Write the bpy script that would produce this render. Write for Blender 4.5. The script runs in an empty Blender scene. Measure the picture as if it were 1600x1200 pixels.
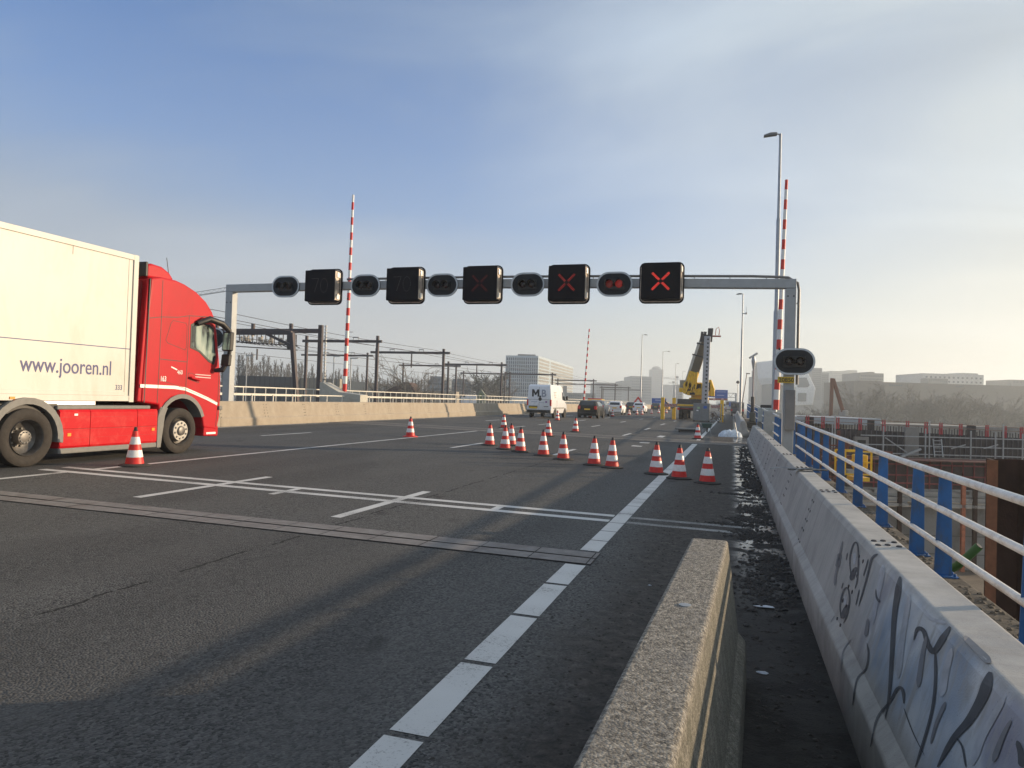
import bpy, bmesh, math, random
from math import radians as R, sin, cos, tan, pi
from mathutils import Vector, Matrix, noise
random.seed(7)
SC = bpy.context.scene
COL = SC.collection
# ------------------------------------------------------------------ camera
FPX, YAW, PITCH, ROLL, CAMH, CS = 1144.4, 16.835, 1.146, 1.7156, 1.689, .0134
_y, _p, _r = R(YAW), R(PITCH), R(ROLL)
cF = Vector((-sin(_y)*cos(_p), cos(_y)*cos(_p), sin(_p)))
_rt = Vector((cos(_y), sin(_y), 0)); _up = _rt.cross(cF)
cR = _rt*cos(_r) + _up*sin(_r); cU = -_rt*sin(_r) + _up*cos(_r)
cC = Vector((0, 0, CAMH))
cam_d = bpy.data.cameras.new('camera'); cam = bpy.data.objects.new('camera', cam_d); COL.objects.link(cam)
m = Matrix((cR, cU, -cF)).transposed().to_4x4(); m.translation = cC
cam.matrix_world = m
cam_d.sensor_width = 36; cam_d.lens = FPX/1600*36; cam_d.clip_start = .05; cam_d.clip_end = 9000
SC.camera = cam
# ------------------------------------------------------------------ world, sun, exposure
SUN_AZ, SUN_EL = R(60.4), R(10.8)
w = bpy.data.worlds.new('World'); SC.world = w; w.use_nodes = True
nt = w.node_tree; nt.nodes.clear()
def N(t, typ, **kw):
    n = t.nodes.new(typ)
    for k, v in kw.items():
        if k.startswith('i_'): n.inputs[k[2:].replace('_', ' ')].default_value = v
        else: setattr(n, k, v)
    return n
def L(t, a, b): t.links.new(a, b)
def mathn(t, op, a, b=None, clamp=False):
    n = t.nodes.new('ShaderNodeMath'); n.operation = op; n.use_clamp = clamp
    for i, v in enumerate((a, b)):
        if v is None: continue
        if isinstance(v, (int, float)): n.inputs[i].default_value = v
        else: L(t, v, n.inputs[i])
    return n.outputs[0]
def mixc(t, fac, a, b):
    n = t.nodes.new('ShaderNodeMix'); n.data_type = 'RGBA'
    for i, v in ((0, fac), (6, a), (7, b)):
        if isinstance(v, (int, float)): n.inputs[i].default_value = v
        elif isinstance(v, tuple): n.inputs[i].default_value = (*v[:3], 1)
        else: L(t, v, n.inputs[i])
    return n.outputs[2]
def ramp(t, fac, stops):
    n = t.nodes.new('ShaderNodeValToRGB'); cr = n.color_ramp
    while len(cr.elements) < len(stops): cr.elements.new(.5)
    for e, (p, c) in zip(cr.elements, stops):
        e.position = p; e.color = (c, c, c, 1) if isinstance(c, (int, float)) else (*c, 1)
    L(t, fac, n.inputs[0]); return n.outputs[0]
sky = N(nt, 'ShaderNodeTexSky', sky_type='NISHITA', sun_disc=False, sun_elevation=SUN_EL, sun_rotation=SUN_AZ,
        altitude=0, air_density=1.0, dust_density=2.2, ozone_density=2.0)
tc = N(nt, 'ShaderNodeTexCoord')
sep = N(nt, 'ShaderNodeSeparateXYZ'); L(nt, tc.outputs['Generated'], sep.inputs[0])
# thin high cloud: noise on the cloud-plane position of each direction
zc = mathn(nt, 'MAXIMUM', sep.outputs[2], .0)
zc = mathn(nt, 'ADD', zc, .22)
px = mathn(nt, 'DIVIDE', sep.outputs[0], zc); py = mathn(nt, 'DIVIDE', sep.outputs[1], zc)
cb = N(nt, 'ShaderNodeCombineXYZ'); L(nt, px, cb.inputs[0]); L(nt, py, cb.inputs[1])
mp = N(nt, 'ShaderNodeMapping'); mp.inputs['Rotation'].default_value = (0, 0, R(-20)); mp.inputs['Scale'].default_value = (.5, 1.15, 1)
mp.inputs['Location'].default_value = (2.3, 1.1, 0)
L(nt, cb.outputs[0], mp.inputs[0])
n1 = N(nt, 'ShaderNodeTexNoise', i_Scale=1.3, i_Detail=6.0, i_Roughness=.5, i_Distortion=.7); L(nt, mp.outputs[0], n1.inputs[0])
n2 = N(nt, 'ShaderNodeTexNoise', i_Scale=.75, i_Detail=3.0, i_Roughness=.5); L(nt, mp.outputs[0], n2.inputs[0])
cl = ramp(nt, n1.outputs[0], [(.42, 0.0), (.60, 1.0)])
cl2 = ramp(nt, n2.outputs[0], [(.42, .0), (.56, 1.0)])
clm = mathn(nt, 'MULTIPLY', cl, cl2)
# cloud cover grows towards the sun's side of the sky
dotv = N(nt, 'ShaderNodeVectorMath', operation='DOT_PRODUCT'); L(nt, tc.outputs['Generated'], dotv.inputs[0])
dotv.inputs[1].default_value = (sin(SUN_AZ)*cos(SUN_EL), cos(SUN_AZ)*cos(SUN_EL), sin(SUN_EL))
wv = mathn(nt, 'MULTIPLY', mathn(nt, 'SUBTRACT', n1.outputs[0], .5), .9)
ea = mathn(nt, 'SUBTRACT', px, mathn(nt, 'MULTIPLY', mathn(nt, 'SUBTRACT', py, 2.82), .44))   # sheet of cirrus towards the sun
eb = mathn(nt, 'SUBTRACT', mathn(nt, 'MULTIPLY', mathn(nt, 'SUBTRACT', py, 8.0), .19), px)     # low band on the far side
ca = ramp(nt, mathn(nt, 'ADD', mathn(nt, 'MULTIPLY', mathn(nt, 'ADD', ea, wv), .8), .18), [(.0, 0.), (.5, .62), (.9, .92)])
cb_ = ramp(nt, mathn(nt, 'ADD', mathn(nt, 'MULTIPLY', mathn(nt, 'ADD', eb, wv), .8), .12), [(.0, 0.), (.45, .7)])
side = mathn(nt, 'MAXIMUM', ca, cb_)
clf = mathn(nt, 'ADD', mathn(nt, 'MULTIPLY', clm, .22), side)
clf = mathn(nt, 'MULTIPLY', clf, .95, True)
mot = ramp(nt, n1.outputs[0], [(.34, .76), (.66, 1.18)])
cloudcol = mixc(nt, ramp(nt, dotv.outputs['Value'], [(.1, 0.0), (.95, 1.0)]), (1.9, 2.4, 3.05), (3.8, 4.25, 4.45))
bl_ = N(nt, 'ShaderNodeMix', data_type='RGBA', blend_type='MULTIPLY'); bl_.inputs[0].default_value = 1; L(nt, sky.outputs[0], bl_.inputs[6]); bl_.inputs[7].default_value = (.62, .92, 1.36, 1)
cm_ = N(nt, 'ShaderNodeMix', data_type='RGBA', blend_type='MULTIPLY'); cm_.inputs[0].default_value = 1; L(nt, cloudcol, cm_.inputs[6]); L(nt, mot, cm_.inputs[7])
skc = mixc(nt, clf, bl_.outputs[2], cm_.outputs[2])
# pale dust band low over the horizon
hz = ramp(nt, sep.outputs[2], [(.0, .9), (.10, .62), (.24, .2), (.45, 0.0)])
hzcol = mixc(nt, ramp(nt, dotv.outputs['Value'], [(.2, 0.0), (.95, 1.0)]), (3.65, 3.6, 3.5), (5.8, 5.5, 4.35))
skc = mixc(nt, hz, skc, hzcol)
bg = N(nt, 'ShaderNodeBackground'); L(nt, skc, bg.inputs[0]); bg.inputs[1].default_value = .12
wo = N(nt, 'ShaderNodeOutputWorld'); L(nt, bg.outputs[0], wo.inputs[0])
sd = bpy.data.lights.new('sun', 'SUN'); sd.energy = 5.0; sd.angle = R(.5); sd.color = (1, .76, .50)
so = bpy.data.objects.new('sun', sd); COL.objects.link(so)
sdir = Vector((sin(SUN_AZ)*cos(SUN_EL), cos(SUN_AZ)*cos(SUN_EL), sin(SUN_EL)))
so.rotation_euler = sdir.to_track_quat('Z', 'Y').to_euler(); so.location = sdir*60
SC.view_settings.view_transform = 'Standard'; SC.view_settings.look = 'None'
SC.view_settings.exposure = 0.62; SC.view_settings.gamma = 1
SC.cycles.volume_bounces = 1; SC.cycles.max_bounces = 6
SC.cycles.use_denoising = True

# ------------------------------------------------------------------ helpers
def g(x): return -CS*x                                    # cross fall of the carriageway
def ray(u, v): return cF + cR*((u-800)/FPX) - cU*((v-600)/FPX)
def onY(u, v, Y): d = ray(u, v); return cC + d*(Y/d.y)
def onX(u, v, X): d = ray(u, v); return cC + d*(X/d.x)
def onG(u, v, dz=0): d = ray(u, v); return cC + d*((dz-CAMH)/(d.z+CS*d.x))
def hor(u): return 622.9+.02995*(u-800)
def far(u, D, z=0):                                       # ground point seen in column u at depth D
    l = (u-800)/FPX*D
    return Vector((l*cos(_y)-D*sin(_y), l*sin(_y)+D*cos(_y), z))
def zat(u, v, D): return CAMH+(hor(u)-v)*D/FPX

MATS = {}
def mat(name, col, rough=.6, metal=0., var=.15, scale=6., bump=0., bscale=40., dirt=None, dscale=2., spec=None, emit=None, estr=1., stretch=None, damt=.35, coat=0.):
    if name in MATS: return MATS[name]
    mm = bpy.data.materials.new(name); mm.use_nodes = True; t = mm.node_tree
    b = t.nodes['Principled BSDF']; b.inputs['Roughness'].default_value = rough; b.inputs['Metallic'].default_value = metal
    if spec is not None: b.inputs['Specular IOR Level'].default_value = spec
    if coat: b.inputs['Coat Weight'].default_value = coat; b.inputs['Coat Roughness'].default_value = .08
    tcn = N(t, 'ShaderNodeTexCoord'); src = tcn.outputs['Object']
    if stretch:
        mpn = N(t, 'ShaderNodeMapping'); mpn.inputs['Scale'].default_value = stretch; L(t, src, mpn.inputs[0]); src = mpn.outputs[0]
    nn = N(t, 'ShaderNodeTexNoise', i_Scale=scale, i_Detail=6., i_Roughness=.65); L(t, src, nn.inputs[0])
    c = mixc(t, ramp(t, nn.outputs[0], [(.3, 0.), (.7, 1.)]), tuple(x*(1-var) for x in col), tuple(min(1, x*(1+var)) for x in col))
    if dirt:
        dn = N(t, 'ShaderNodeTexNoise', i_Scale=dscale, i_Detail=8., i_Roughness=.7, i_Distortion=.4); L(t, src, dn.inputs[0])
        c = mixc(t, mathn(t, 'MULTIPLY', ramp(t, dn.outputs[0], [(.48, 0.), (.68, 1.)]), damt), c, dirt)
    L(t, c, b.inputs['Base Color'])
    if emit:
        b.inputs['Emission Color'].default_value = (*emit, 1); b.inputs['Emission Strength'].default_value = estr
    if bump:
        bn = N(t, 'ShaderNodeTexNoise', i_Scale=bscale, i_Detail=5.); L(t, src, bn.inputs[0])
        bp = N(t, 'ShaderNodeBump', i_Strength=bump, i_Distance=.01); L(t, bn.outputs[0], bp.inputs['Height']); L(t, bp.outputs[0], b.inputs['Normal'])
    MATS[name] = mm; return mm

class MB:
    def __init__(s): s.v = []; s.f = []; s.mi = []
    def add(s, vs, fs, mi=0):
        o = len(s.v); s.v += [tuple(v) for v in vs]; s.f += [tuple(o+i for i in f) for f in fs]; s.mi += [mi]*len(fs); return s
    def box(s, x0, x1, y0, y1, z0, z1, mi=0):
        return s.add([(x, y, z) for x in (x0, x1) for y in (y0, y1) for z in (z0, z1)],
                     [(0, 1, 3, 2), (4, 6, 7, 5), (0, 4, 5, 1), (2, 3, 7, 6), (0, 2, 6, 4), (1, 5, 7, 3)], mi)
    def bar(s, a, b, w, h=None, mi=0, up=(0, 0, 1)):      # box beam from a to b
        a, b = Vector(a), Vector(b); h = h or w; d = (b-a).normalized(); u = Vector(up)
        if abs(d.dot(u)) > .98: u = Vector((0, 1, 0))
        x = d.cross(u).normalized(); u = x.cross(d)
        vs = [p+x*(w/2*i)+u*(h/2*j) for p in (a, b) for i, j in ((-1, -1), (1, -1), (1, 1), (-1, 1))]
        return s.add(vs, [(3, 2, 1, 0), (4, 5, 6, 7), (0, 1, 5, 4), (1, 2, 6, 5), (2, 3, 7, 6), (3, 0, 4, 7)], mi)
    def tube(s, pts, r, n=8, mi=0, cap=True):
        pts = [Vector(p) for p in pts]; k = len(pts); rs = r if isinstance(r, (list, tuple)) else [r]*k
        vs = []; ref = None
        for i, p in enumerate(pts):
            d = (pts[min(i+1, k-1)]-pts[max(i-1, 0)]).normalized()
            if ref is None: ref = Vector((0, 0, 1)) if abs(d.z) < .9 else Vector((0, 1, 0))
            x = d.cross(ref).normalized(); ref = x.cross(d)
            vs += [p+(x*cos(2*pi*j/n)+ref*sin(2*pi*j/n))*rs[i] for j in range(n)]
        fs = [(i*n+j, i*n+(j+1) % n, (i+1)*n+(j+1) % n, (i+1)*n+j) for i in range(k-1) for j in range(n)]
        if cap: fs += [tuple(range(n-1, -1, -1)), tuple((k-1)*n+j for j in range(n))]
        return s.add(vs, fs, mi)
    def prism(s, pts, axis, a, b, mi=0):                  # polygon extruded along an axis; pts in the other two axes, in order
        def P(p, q):
            return {'x': (q, p[0], p[1]), 'y': (p[0], q, p[1]), 'z': (p[0], p[1], q)}[axis]
        n = len(pts); vs = [P(p, a) for p in pts]+[P(p, b) for p in pts]
        fs = [tuple(range(n-1, -1, -1)), tuple(range(n, 2*n))]+[(i, (i+1) % n, n+(i+1) % n, n+i) for i in range(n)]
        return s.add(vs, fs, mi)
    def lathe(s, prof, c=(0, 0, 0), n=24, axis='z', mi=0, cap=True):
        k = len(prof); vs = []
        for r, h in prof:
            for j in range(n):
                a = 2*pi*j/n; q = (r*cos(a), r*sin(a), h)
                if axis == 'x': q = (h, q[0], q[1])
                if axis == 'y': q = (q[0], h, q[1])
                vs.append((q[0]+c[0], q[1]+c[1], q[2]+c[2]))
        fs = [(i*n+j, i*n+(j+1) % n, (i+1)*n+(j+1) % n, (i+1)*n+j) for i in range(k-1) for j in range(n)]
        if cap and prof[0][0] > 1e-6: fs.append(tuple(range(n-1, -1, -1)))
        if cap and prof[-1][0] > 1e-6: fs.append(tuple((k-1)*n+j for j in range(n)))
        return s.add(vs, fs, mi)
    def build(s, name, m, parent=None, smooth=False, bevel=0, seg=2):
        me = bpy.data.meshes.new(name); me.from_pydata(s.v, [], s.f)
        for mm in (m if isinstance(m, (list, tuple)) else [m]): me.materials.append(mm)
        if any(s.mi): me.polygons.foreach_set('material_index', s.mi)
        bm = bmesh.new(); bm.from_mesh(me); bmesh.ops.recalc_face_normals(bm, faces=bm.faces); bm.to_mesh(me); bm.free()
        if smooth:
            me.polygons.foreach_set('use_smooth', [True]*len(me.polygons))
            try: me.set_sharp_from_angle(angle=R(40))
            except Exception: pass
        o = bpy.data.objects.new(name, me); COL.objects.link(o)
        if parent: o.parent = parent
        if bevel:
            bv = o.modifiers.new('bevel', 'BEVEL'); bv.width = bevel; bv.segments = seg; bv.limit_method = 'ANGLE'; bv.angle_limit = R(35)
        return o
def box(*a): return MB().box(*a)
def thing(name, label, cat, loc=(0, 0, 0), rotz=0, group=None):
    o = bpy.data.objects.new(name, None); COL.objects.link(o); o.location = loc; o.rotation_euler = (0, 0, rotz)
    o.empty_display_size = .2
    return tag(o, label, cat, group)
def tag(o, label, cat, group=None):
    o['label'] = label; o['category'] = cat
    if group: o['group'] = group
    return o
def struct(o): o['kind'] = 'structure'; return o
def kids(o): return [c for c in KID.get(o.name, [])]
KID = {}
def snapshot():
    KID.clear()
    for o in COL.objects:
        if o.parent: KID.setdefault(o.parent.name, []).append(o)
def dup(root, loc, rotz=0, label=None, group=None, scale=1):
    r = root.copy(); COL.objects.link(r); r.location = loc; r.rotation_euler = (root.rotation_euler.x, root.rotation_euler.y, rotz)
    r.scale = (scale,)*3 if isinstance(scale, (int, float)) else scale
    if label: r['label'] = label
    if group: r['group'] = group
    for ch in KID.get(root.name, []):
        c = ch.copy(); COL.objects.link(c); c.parent = r
        for gg in KID.get(ch.name, []):
            d = gg.copy(); COL.objects.link(d); d.parent = c
    return r
def text(s, size, m, parent, loc, rot, name='lettering', off=0., sx=1., align='LEFT', ext=.0015):
    cu = bpy.data.curves.new('lettering', 'FONT'); cu.body = s; cu.size = size; cu.extrude = ext; cu.offset = off; cu.align_x = align
    to = bpy.data.objects.new('tmp', cu); COL.objects.link(to)
    dg = bpy.context.evaluated_depsgraph_get(); me = bpy.data.meshes.new_from_object(to.evaluated_get(dg))
    bpy.data.objects.remove(to); me.materials.clear(); me.materials.append(m)
    o = bpy.data.objects.new(name, me); COL.objects.link(o); o.location = loc; o.rotation_euler = rot; o.scale = (sx, 1, 1)
    if parent: o.parent = parent
    return o
FX = (pi/2, 0, pi/2)      # lettering that faces +x
FY = (pi/2, 0, 0)         # lettering that faces -y (towards the camera)

# materials
M_conc = mat('pale_concrete', (.40, .385, .36), .85, var=.10, scale=3, bump=.25, bscale=90, dirt=(.22, .2, .17), dscale=1.3, damt=.5)
M_conc_old = mat('warm_concrete', (.34, .295, .235), .9, var=.12, scale=2.2, bump=.3, bscale=60, dirt=(.25, .2, .15), dscale=1.0, damt=.45)
M_steel = mat('galvanised_steel', (.36, .38, .40), .45, .6, var=.12, scale=9, dirt=(.2, .2, .2))
M_gantry = mat('gantry_grey_paint', (.36, .385, .40), .5, .1, var=.06, scale=3, dirt=(.24, .25, .25), dscale=2.5)
M_dark = mat('dark_steel', (.05, .045, .05), .55, .3, var=.2)
M_black = mat('black_plastic', (.012, .012, .013), .5, var=.2)
M_blacksign = mat('sign_black', (.003, .003, .007), .6, var=.2, spec=.12)
M_rubber = mat('tyre_rubber', (.030, .026, .023), .85, var=.3, scale=14, bump=.3, bscale=60)
M_redp = mat('truck_red', (.45, .005, .014), .42, spec=.2, var=.05, scale=1.5, dirt=(.27, .015, .015), dscale=2.2, damt=.35, coat=.0, stretch=(1, 1, .5))
M_redskirt = mat('skirt_red', (.50, .005, .012), .5, spec=.15, var=.04, scale=2, dirt=(.55, .12, .1), dscale=3, damt=.3)  # skirts catch more sun: that light is put into a brighter red
M_trailer = mat('trailer_white', (.54, .535, .50), .45, var=.04, scale=1.2, dirt=(.42, .39, .32), dscale=1.1, damt=.45, stretch=(1, 1.3, .45))
M_white = mat('white_paint', (.78, .78, .76), .5, var=.04)
M_greyp = mat('grey_plastic', (.17, .17, .165), .65, var=.12, scale=10)
M_alu = mat('aluminium', (.62, .62, .60), .35, .8, var=.12, scale=20)
M_red = mat('signal_red', (.62, .02, .015), .5, var=.12, scale=12, dirt=(.25, .03, .03), dscale=14, damt=.4)
M_bandw = mat('reflective_white', (.74, .74, .74), .35, var=.08, scale=12, dirt=(.42, .40, .38), dscale=14, damt=.5)
M_glass = mat('dark_glass', (.03, .035, .04), .12, var=.3, scale=1.2, spec=.8)
M_amber = mat('amber_lens', (.8, .28, .02), .3, var=.1)
M_redlens = mat('red_lens', (.55, .01, .015), .25, var=.1)
M_yellow = mat('machine_yellow', (.85, .50, .012), .45, var=.12, scale=4, dirt=(.35, .22, .03), damt=.5)
M_blue = mat('railing_blue', (.012, .10, .30), .55, var=.3, scale=4, dirt=(.05, .075, .10), dscale=9, damt=.8, bump=.15, bscale=40, stretch=(1, 1, .4))
M_railw = mat('railing_white', (.72, .71, .68), .45, var=.10, scale=9, dirt=(.36, .30, .24), dscale=6, damt=.6, bump=.1, bscale=50)
M_blueletter = mat('blue_lettering', (.03, .04, .16), .5, var=.05)
M_plate = mat('number_plate_yellow', (.75, .5, .03), .5, var=.05)
M_rust = mat('rusty_steel', (.045, .020, .013), .9, var=.3, scale=3, bump=.4, bscale=30, dirt=(.03, .015, .012), dscale=1.5, damt=.7)
M_signblue = mat('sign_blue', (.02, .10, .42), .5, var=.08)

# ------------------------------------------------------------------ the carriageway
def road_mat():
    mm = bpy.data.materials.new('asphalt'); mm.use_nodes = True; t = mm.node_tree; b = t.nodes['Principled BSDF']
    ge = N(t, 'ShaderNodeNewGeometry'); P = ge.outputs['Position']
    sp = N(t, 'ShaderNodeSeparateXYZ'); L(t, P, sp.inputs[0]); X, Yc = sp.outputs[0], sp.outputs[1]
    vo = N(t, 'ShaderNodeTexVoronoi', i_Scale=62., feature='F1'); L(t, P, vo.inputs[0])
    fine = N(t, 'ShaderNodeTexNoise', i_Scale=160., i_Detail=3.); L(t, P, fine.inputs[0])
    big = N(t, 'ShaderNodeTexNoise', i_Scale=.55, i_Detail=5., i_Roughness=.6); L(t, P, big.inputs[0])
    mpn = N(t, 'ShaderNodeMapping'); mpn.inputs['Scale'].default_value = (2.2, .05, 1); L(t, P, mpn.inputs[0])
    st = N(t, 'ShaderNodeTexNoise', i_Scale=1., i_Detail=4., i_Roughness=.6); L(t, mpn.outputs[0], st.inputs[0])
    c = mixc(t, ramp(t, vo.outputs['Color'], [(.1, 0.), (.9, 1.)]), (.009, .010, .011), (.150, .149, .145))
    c = mixc(t, mathn(t, 'MULTIPLY', ramp(t, fine.outputs[0], [(.58, 0.), (.72, 1.)]), .5), c, (.22, .22, .215))
    c = mixc(t, mathn(t, 'MULTIPLY', ramp(t, big.outputs[0], [(.35, 0.), (.7, 1.)]), .35), c, (.062, .061, .058))
    c = mixc(t, mathn(t, 'MULTIPLY', ramp(t, st.outputs[0], [(.5, 0.), (.75, 1.)]), .4), c, (.095, .094, .09))
    # darker resealed patches, lane by lane
    pt = N(t, 'ShaderNodeTexNoise', i_Scale=.16, i_Detail=2.); mp2 = N(t, 'ShaderNodeMapping'); mp2.inputs['Scale'].default_value = (1.6, .8, 1)
    L(t, P, mp2.inputs[0]); L(t, mp2.outputs[0], pt.inputs[0])
    c = mixc(t, mathn(t, 'MULTIPLY', ramp(t, pt.outputs[0], [(.52, 0.), (.56, 1.)]), .3), c, (.030, .030, .031))
    oil = N(t, 'ShaderNodeTexNoise', i_Scale=1.9, i_Detail=4., i_Roughness=.5); L(t, P, oil.inputs[0])
    c = mixc(t, mathn(t, 'MULTIPLY', ramp(t, oil.outputs[0], [(.66, 0.), (.72, 1.)]), .55), c, (.016, .016, .016))
    lane = mathn(t, 'ABSOLUTE', mathn(t, 'SUBTRACT', mathn(t, 'FRACT', mathn(t, 'DIVIDE', mathn(t, 'ADD', X, 21.), 1.66)), .5))
    c = mixc(t, mathn(t, 'MULTIPLY', ramp(t, mathn(t, 'ADD', lane, mathn(t, 'MULTIPLY', st.outputs[0], .25)), [(.22, 1.), (.42, 0.)]), .22), c, (.105, .103, .10))
    # silt and mud on the hard shoulder
    wob = N(t, 'ShaderNodeTexNoise', i_Scale=1.1, i_Detail=8., i_Roughness=.72); L(t, P, wob.inputs[0])
    xx = mathn(t, 'ADD', X, mathn(t, 'MULTIPLY', wob.outputs[0], .9))
    sh = ramp(t, mathn(t, 'ADD', mathn(t, 'MULTIPLY', xx, .8), .98), [(.3, 0.), (.72, 1.)])
    mudn = N(t, 'ShaderNodeTexNoise', i_Scale=9., i_Detail=10., i_Roughness=.75, i_Distortion=.5); L(t, P, mudn.inputs[0])
    mudc = ramp(t, mudn.outputs[0], [(.30, (.016, .015, .014)), (.47, (.050, .044, .039)), (.60, (.088, .078, .068)), (.76, (.18, .16, .14))])
    c = mixc(t, mathn(t, 'MULTIPLY', sh, .92), c, mudc)
    # wet black gutter beside the barrier
    gut = ramp(t, mathn(t, 'ADD', X, mathn(t, 'MULTIPLY', wob.outputs[0], .35)), [(.14, 0.), (.30, 1.)])
    wetn = N(t, 'ShaderNodeTexNoise', i_Scale=2.6, i_Detail=6., i_Roughness=.6); L(t, P, wetn.inputs[0])
    gy = ramp(t, mathn(t, 'MULTIPLY', Yc, .02), [(.12, .15), (.19, 1.)])
    wet = mathn(t, 'MULTIPLY', mathn(t, 'MULTIPLY', gut, ramp(t, wetn.outputs[0], [(.44, 0.), (.52, 1.)])), gy)
    c = mixc(t, mathn(t, 'MULTIPLY', gut, .8), c, (.012, .011, .010))
    # one long thin crack down the lane
    cn = N(t, 'ShaderNodeTexNoise', i_Scale=.9, i_Detail=8., i_Roughness=.75); mp3 = N(t, 'ShaderNodeMapping'); mp3.inputs['Scale'].default_value = (0, 1, 0)
    L(t, P, mp3.inputs[0]); L(t, mp3.outputs[0], cn.inputs[0])
    cx = mathn(t, 'ABSOLUTE', mathn(t, 'ADD', mathn(t, 'ADD', X, 4.83), mathn(t, 'MULTIPLY', cn.outputs[0], -.32)))
    cm = N(t, 'ShaderNodeTexNoise', i_Scale=2.2, i_Detail=3.); L(t, mp3.outputs[0], cm.inputs[0])
    crk = mathn(t, 'MULTIPLY', mathn(t, 'LESS_THAN', cx, .016), mathn(t, 'GREATER_THAN', cm.outputs[0], .47))
    c = mixc(t, crk, c, (.008, .008, .008))
    L(t, c, b.inputs['Base Color'])
    L(t, mathn(t, 'SUBTRACT', .88, mathn(t, 'MULTIPLY', wet, .78)), b.inputs['Roughness'])
    b.inputs['Specular IOR Level'].default_value = .35
    h = mathn(t, 'ADD', mathn(t, 'MULTIPLY', vo.outputs['Distance'], -.9), mathn(t, 'MULTIPLY', mathn(t, 'MULTIPLY', mudn.outputs[0], sh), 4.))
    bp = N(t, 'ShaderNodeBump', i_Distance=.012); L(t, mathn(t, 'SUBTRACT', .75, mathn(t, 'MULTIPLY', wet, .7)), bp.inputs['Strength'])
    L(t, h, bp.inputs['Height']); L(t, bp.outputs[0], b.inputs['Normal'])
    return mm
M_road = road_mat()
def sheet(name, x0, x1, ys, m, dz=0., nx=1, kind=True, parent=None):
    mb = MB()
    for y0, y1 in zip(ys[:-1], ys[1:]):
        for i in range(nx):
            a, b_ = x0+(x1-x0)*i/nx, x0+(x1-x0)*(i+1)/nx
            mb.add([(a, y0, g(a)+dz), (b_, y0, g(b_)+dz), (b_, y1, g(b_)+dz), (a, y1, g(a)+dz)], [(0, 1, 2, 3)])
    o = mb.build(name, m, parent)
    if kind: struct(o)
    return o
rb = MB(); rb.prism([(-20.2, g(-20.2)), (1.42, g(1.42)), (1.42, -1.2), (-20.2, -1.2)], 'y', -40, 1500)
struct(rb.build('road', M_road))
# worn white paint
def paint_mat(name, wear, base=(.56, .56, .55)):
    mm = bpy.data.materials.new(name); mm.use_nodes = True; t = mm.node_tree; b = t.nodes['Principled BSDF']
    ge = N(t, 'ShaderNodeNewGeometry'); P = ge.outputs['Position']
    a = N(t, 'ShaderNodeTexNoise', i_Scale=60., i_Detail=6., i_Roughness=.7); L(t, P, a.inputs[0])
    bb = N(t, 'ShaderNodeTexNoise', i_Scale=1.4, i_Detail=4.); L(t, P, bb.inputs[0])
    f = mathn(t, 'ADD', mathn(t, 'MULTIPLY', a.outputs[0], .7), mathn(t, 'MULTIPLY', bb.outputs[0], .5))
    c = mixc(t, ramp(t, f, [(wear-.05, 0.), (wear+.06, 1.)]), base, (.06, .06, .06))
    c = mixc(t, mathn(t, 'MULTIPLY', ramp(t, bb.outputs[0], [(.4, 0.), (.7, 1.)]), .25), c, (.33, .32, .30))
    L(t, c, b.inputs['Base Color']); b.inputs['Roughness'].default_value = .7
    bp = N(t, 'ShaderNodeBump', i_Strength=.4, i_Distance=.004); L(t, a.outputs[0], bp.inputs['Height']); L(t, bp.outputs[0], b.inputs['Normal'])
    return mm
M_pt = paint_mat('road_paint', .705); M_ptw = paint_mat('road_paint_worn', .66); M_ptf = paint_mat('road_paint_faded', .585, (.3, .3, .29))
def marks(name, rects, m, dz=.004, skew=0):
    mb = MB()
    for x0, x1, y0, y1 in rects:
        n = max(1, int((y1-y0)/8))
        mb.add([(x0, y0, g(x0)+dz), (x1, y0+skew*(x1-x0), g(x1)+dz), (x1, y1+skew*(x1-x0), g(x1)+dz), (x0, y1, g(x0)+dz)], [(0, 1, 2, 3)])
    return struct(mb.build(name, m))
tiles = []; y = 1.05
tl = [(1.2, 2.08), (2.12, 3.30), (3.36, 4.36), (4.42, 5.44), (5.50, 6.48), (6.54, 7.36), (8.10, 8.72), (8.75, 9.4), (9.43, 10.1), (10.13, 10.98), (11.01, 11.85), (11.88, 12.75), (12.78, 13.7), (13.73, 14.6), (14.63, 15.8), (15.83, 17.5), (17.53, 31.6)]
marks('edge_line', [(-1.60, -1.39, a, b_) for a, b_ in tl]+[(-1.60, -1.42, 34.9, 140)], M_pt)
marks('stop_line', [(-11.9, -1.62, 10.62, 10.80), (-11.9, -1.62, 10.14, 10.33)], M_pt)
marks('faded_stop_line', [(-1.38, .15, 10.60, 10.76), (-1.38, .15, 10.14, 10.30)], M_ptf)
marks('lane_tick', [(-5.02, -4.87, 8.55, 10.13), (-5.02, -4.87, 10.335, 10.615), (-5.02, -4.87, 10.805, 11.55), (-8.24, -8.09, 8.55, 10.13), (-8.24, -8.09, 10.335, 10.615), (-8.24, -8.09, 10.805, 11.7), (-6.9, -6.78, 9.85, 10.13), (-6.9, -6.78, 10.335, 10.615), (-3.4, -3.28, 10.335, 10.615)], M_pt)
marks('lane_line', [(-5.08, -4.94, 21, 24), (-5.12, -4.98, 44.5, 47.4), (-5.2, -5.05, 55.4, 59), (-5.12, -4.98, 35.4, 38.2)] +
      [(-8.39, -8.25, y0, y0+3) for y0 in (21.2, 44.7, 56.7, 68.7, 80.7, 92.7)]+[(-5.2, -5.05, y0, y0+3) for y0 in (68, 80, 92, 104)] +
      [(-15.1, -14.96, 21, 24), (-15.1, -14.96, 33.2, 34), (-15.4, -15.25, 45, 48), (-15.4, -15.25, 57, 60), (-15.4, -15.25, 69, 72)], M_pt)
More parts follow.
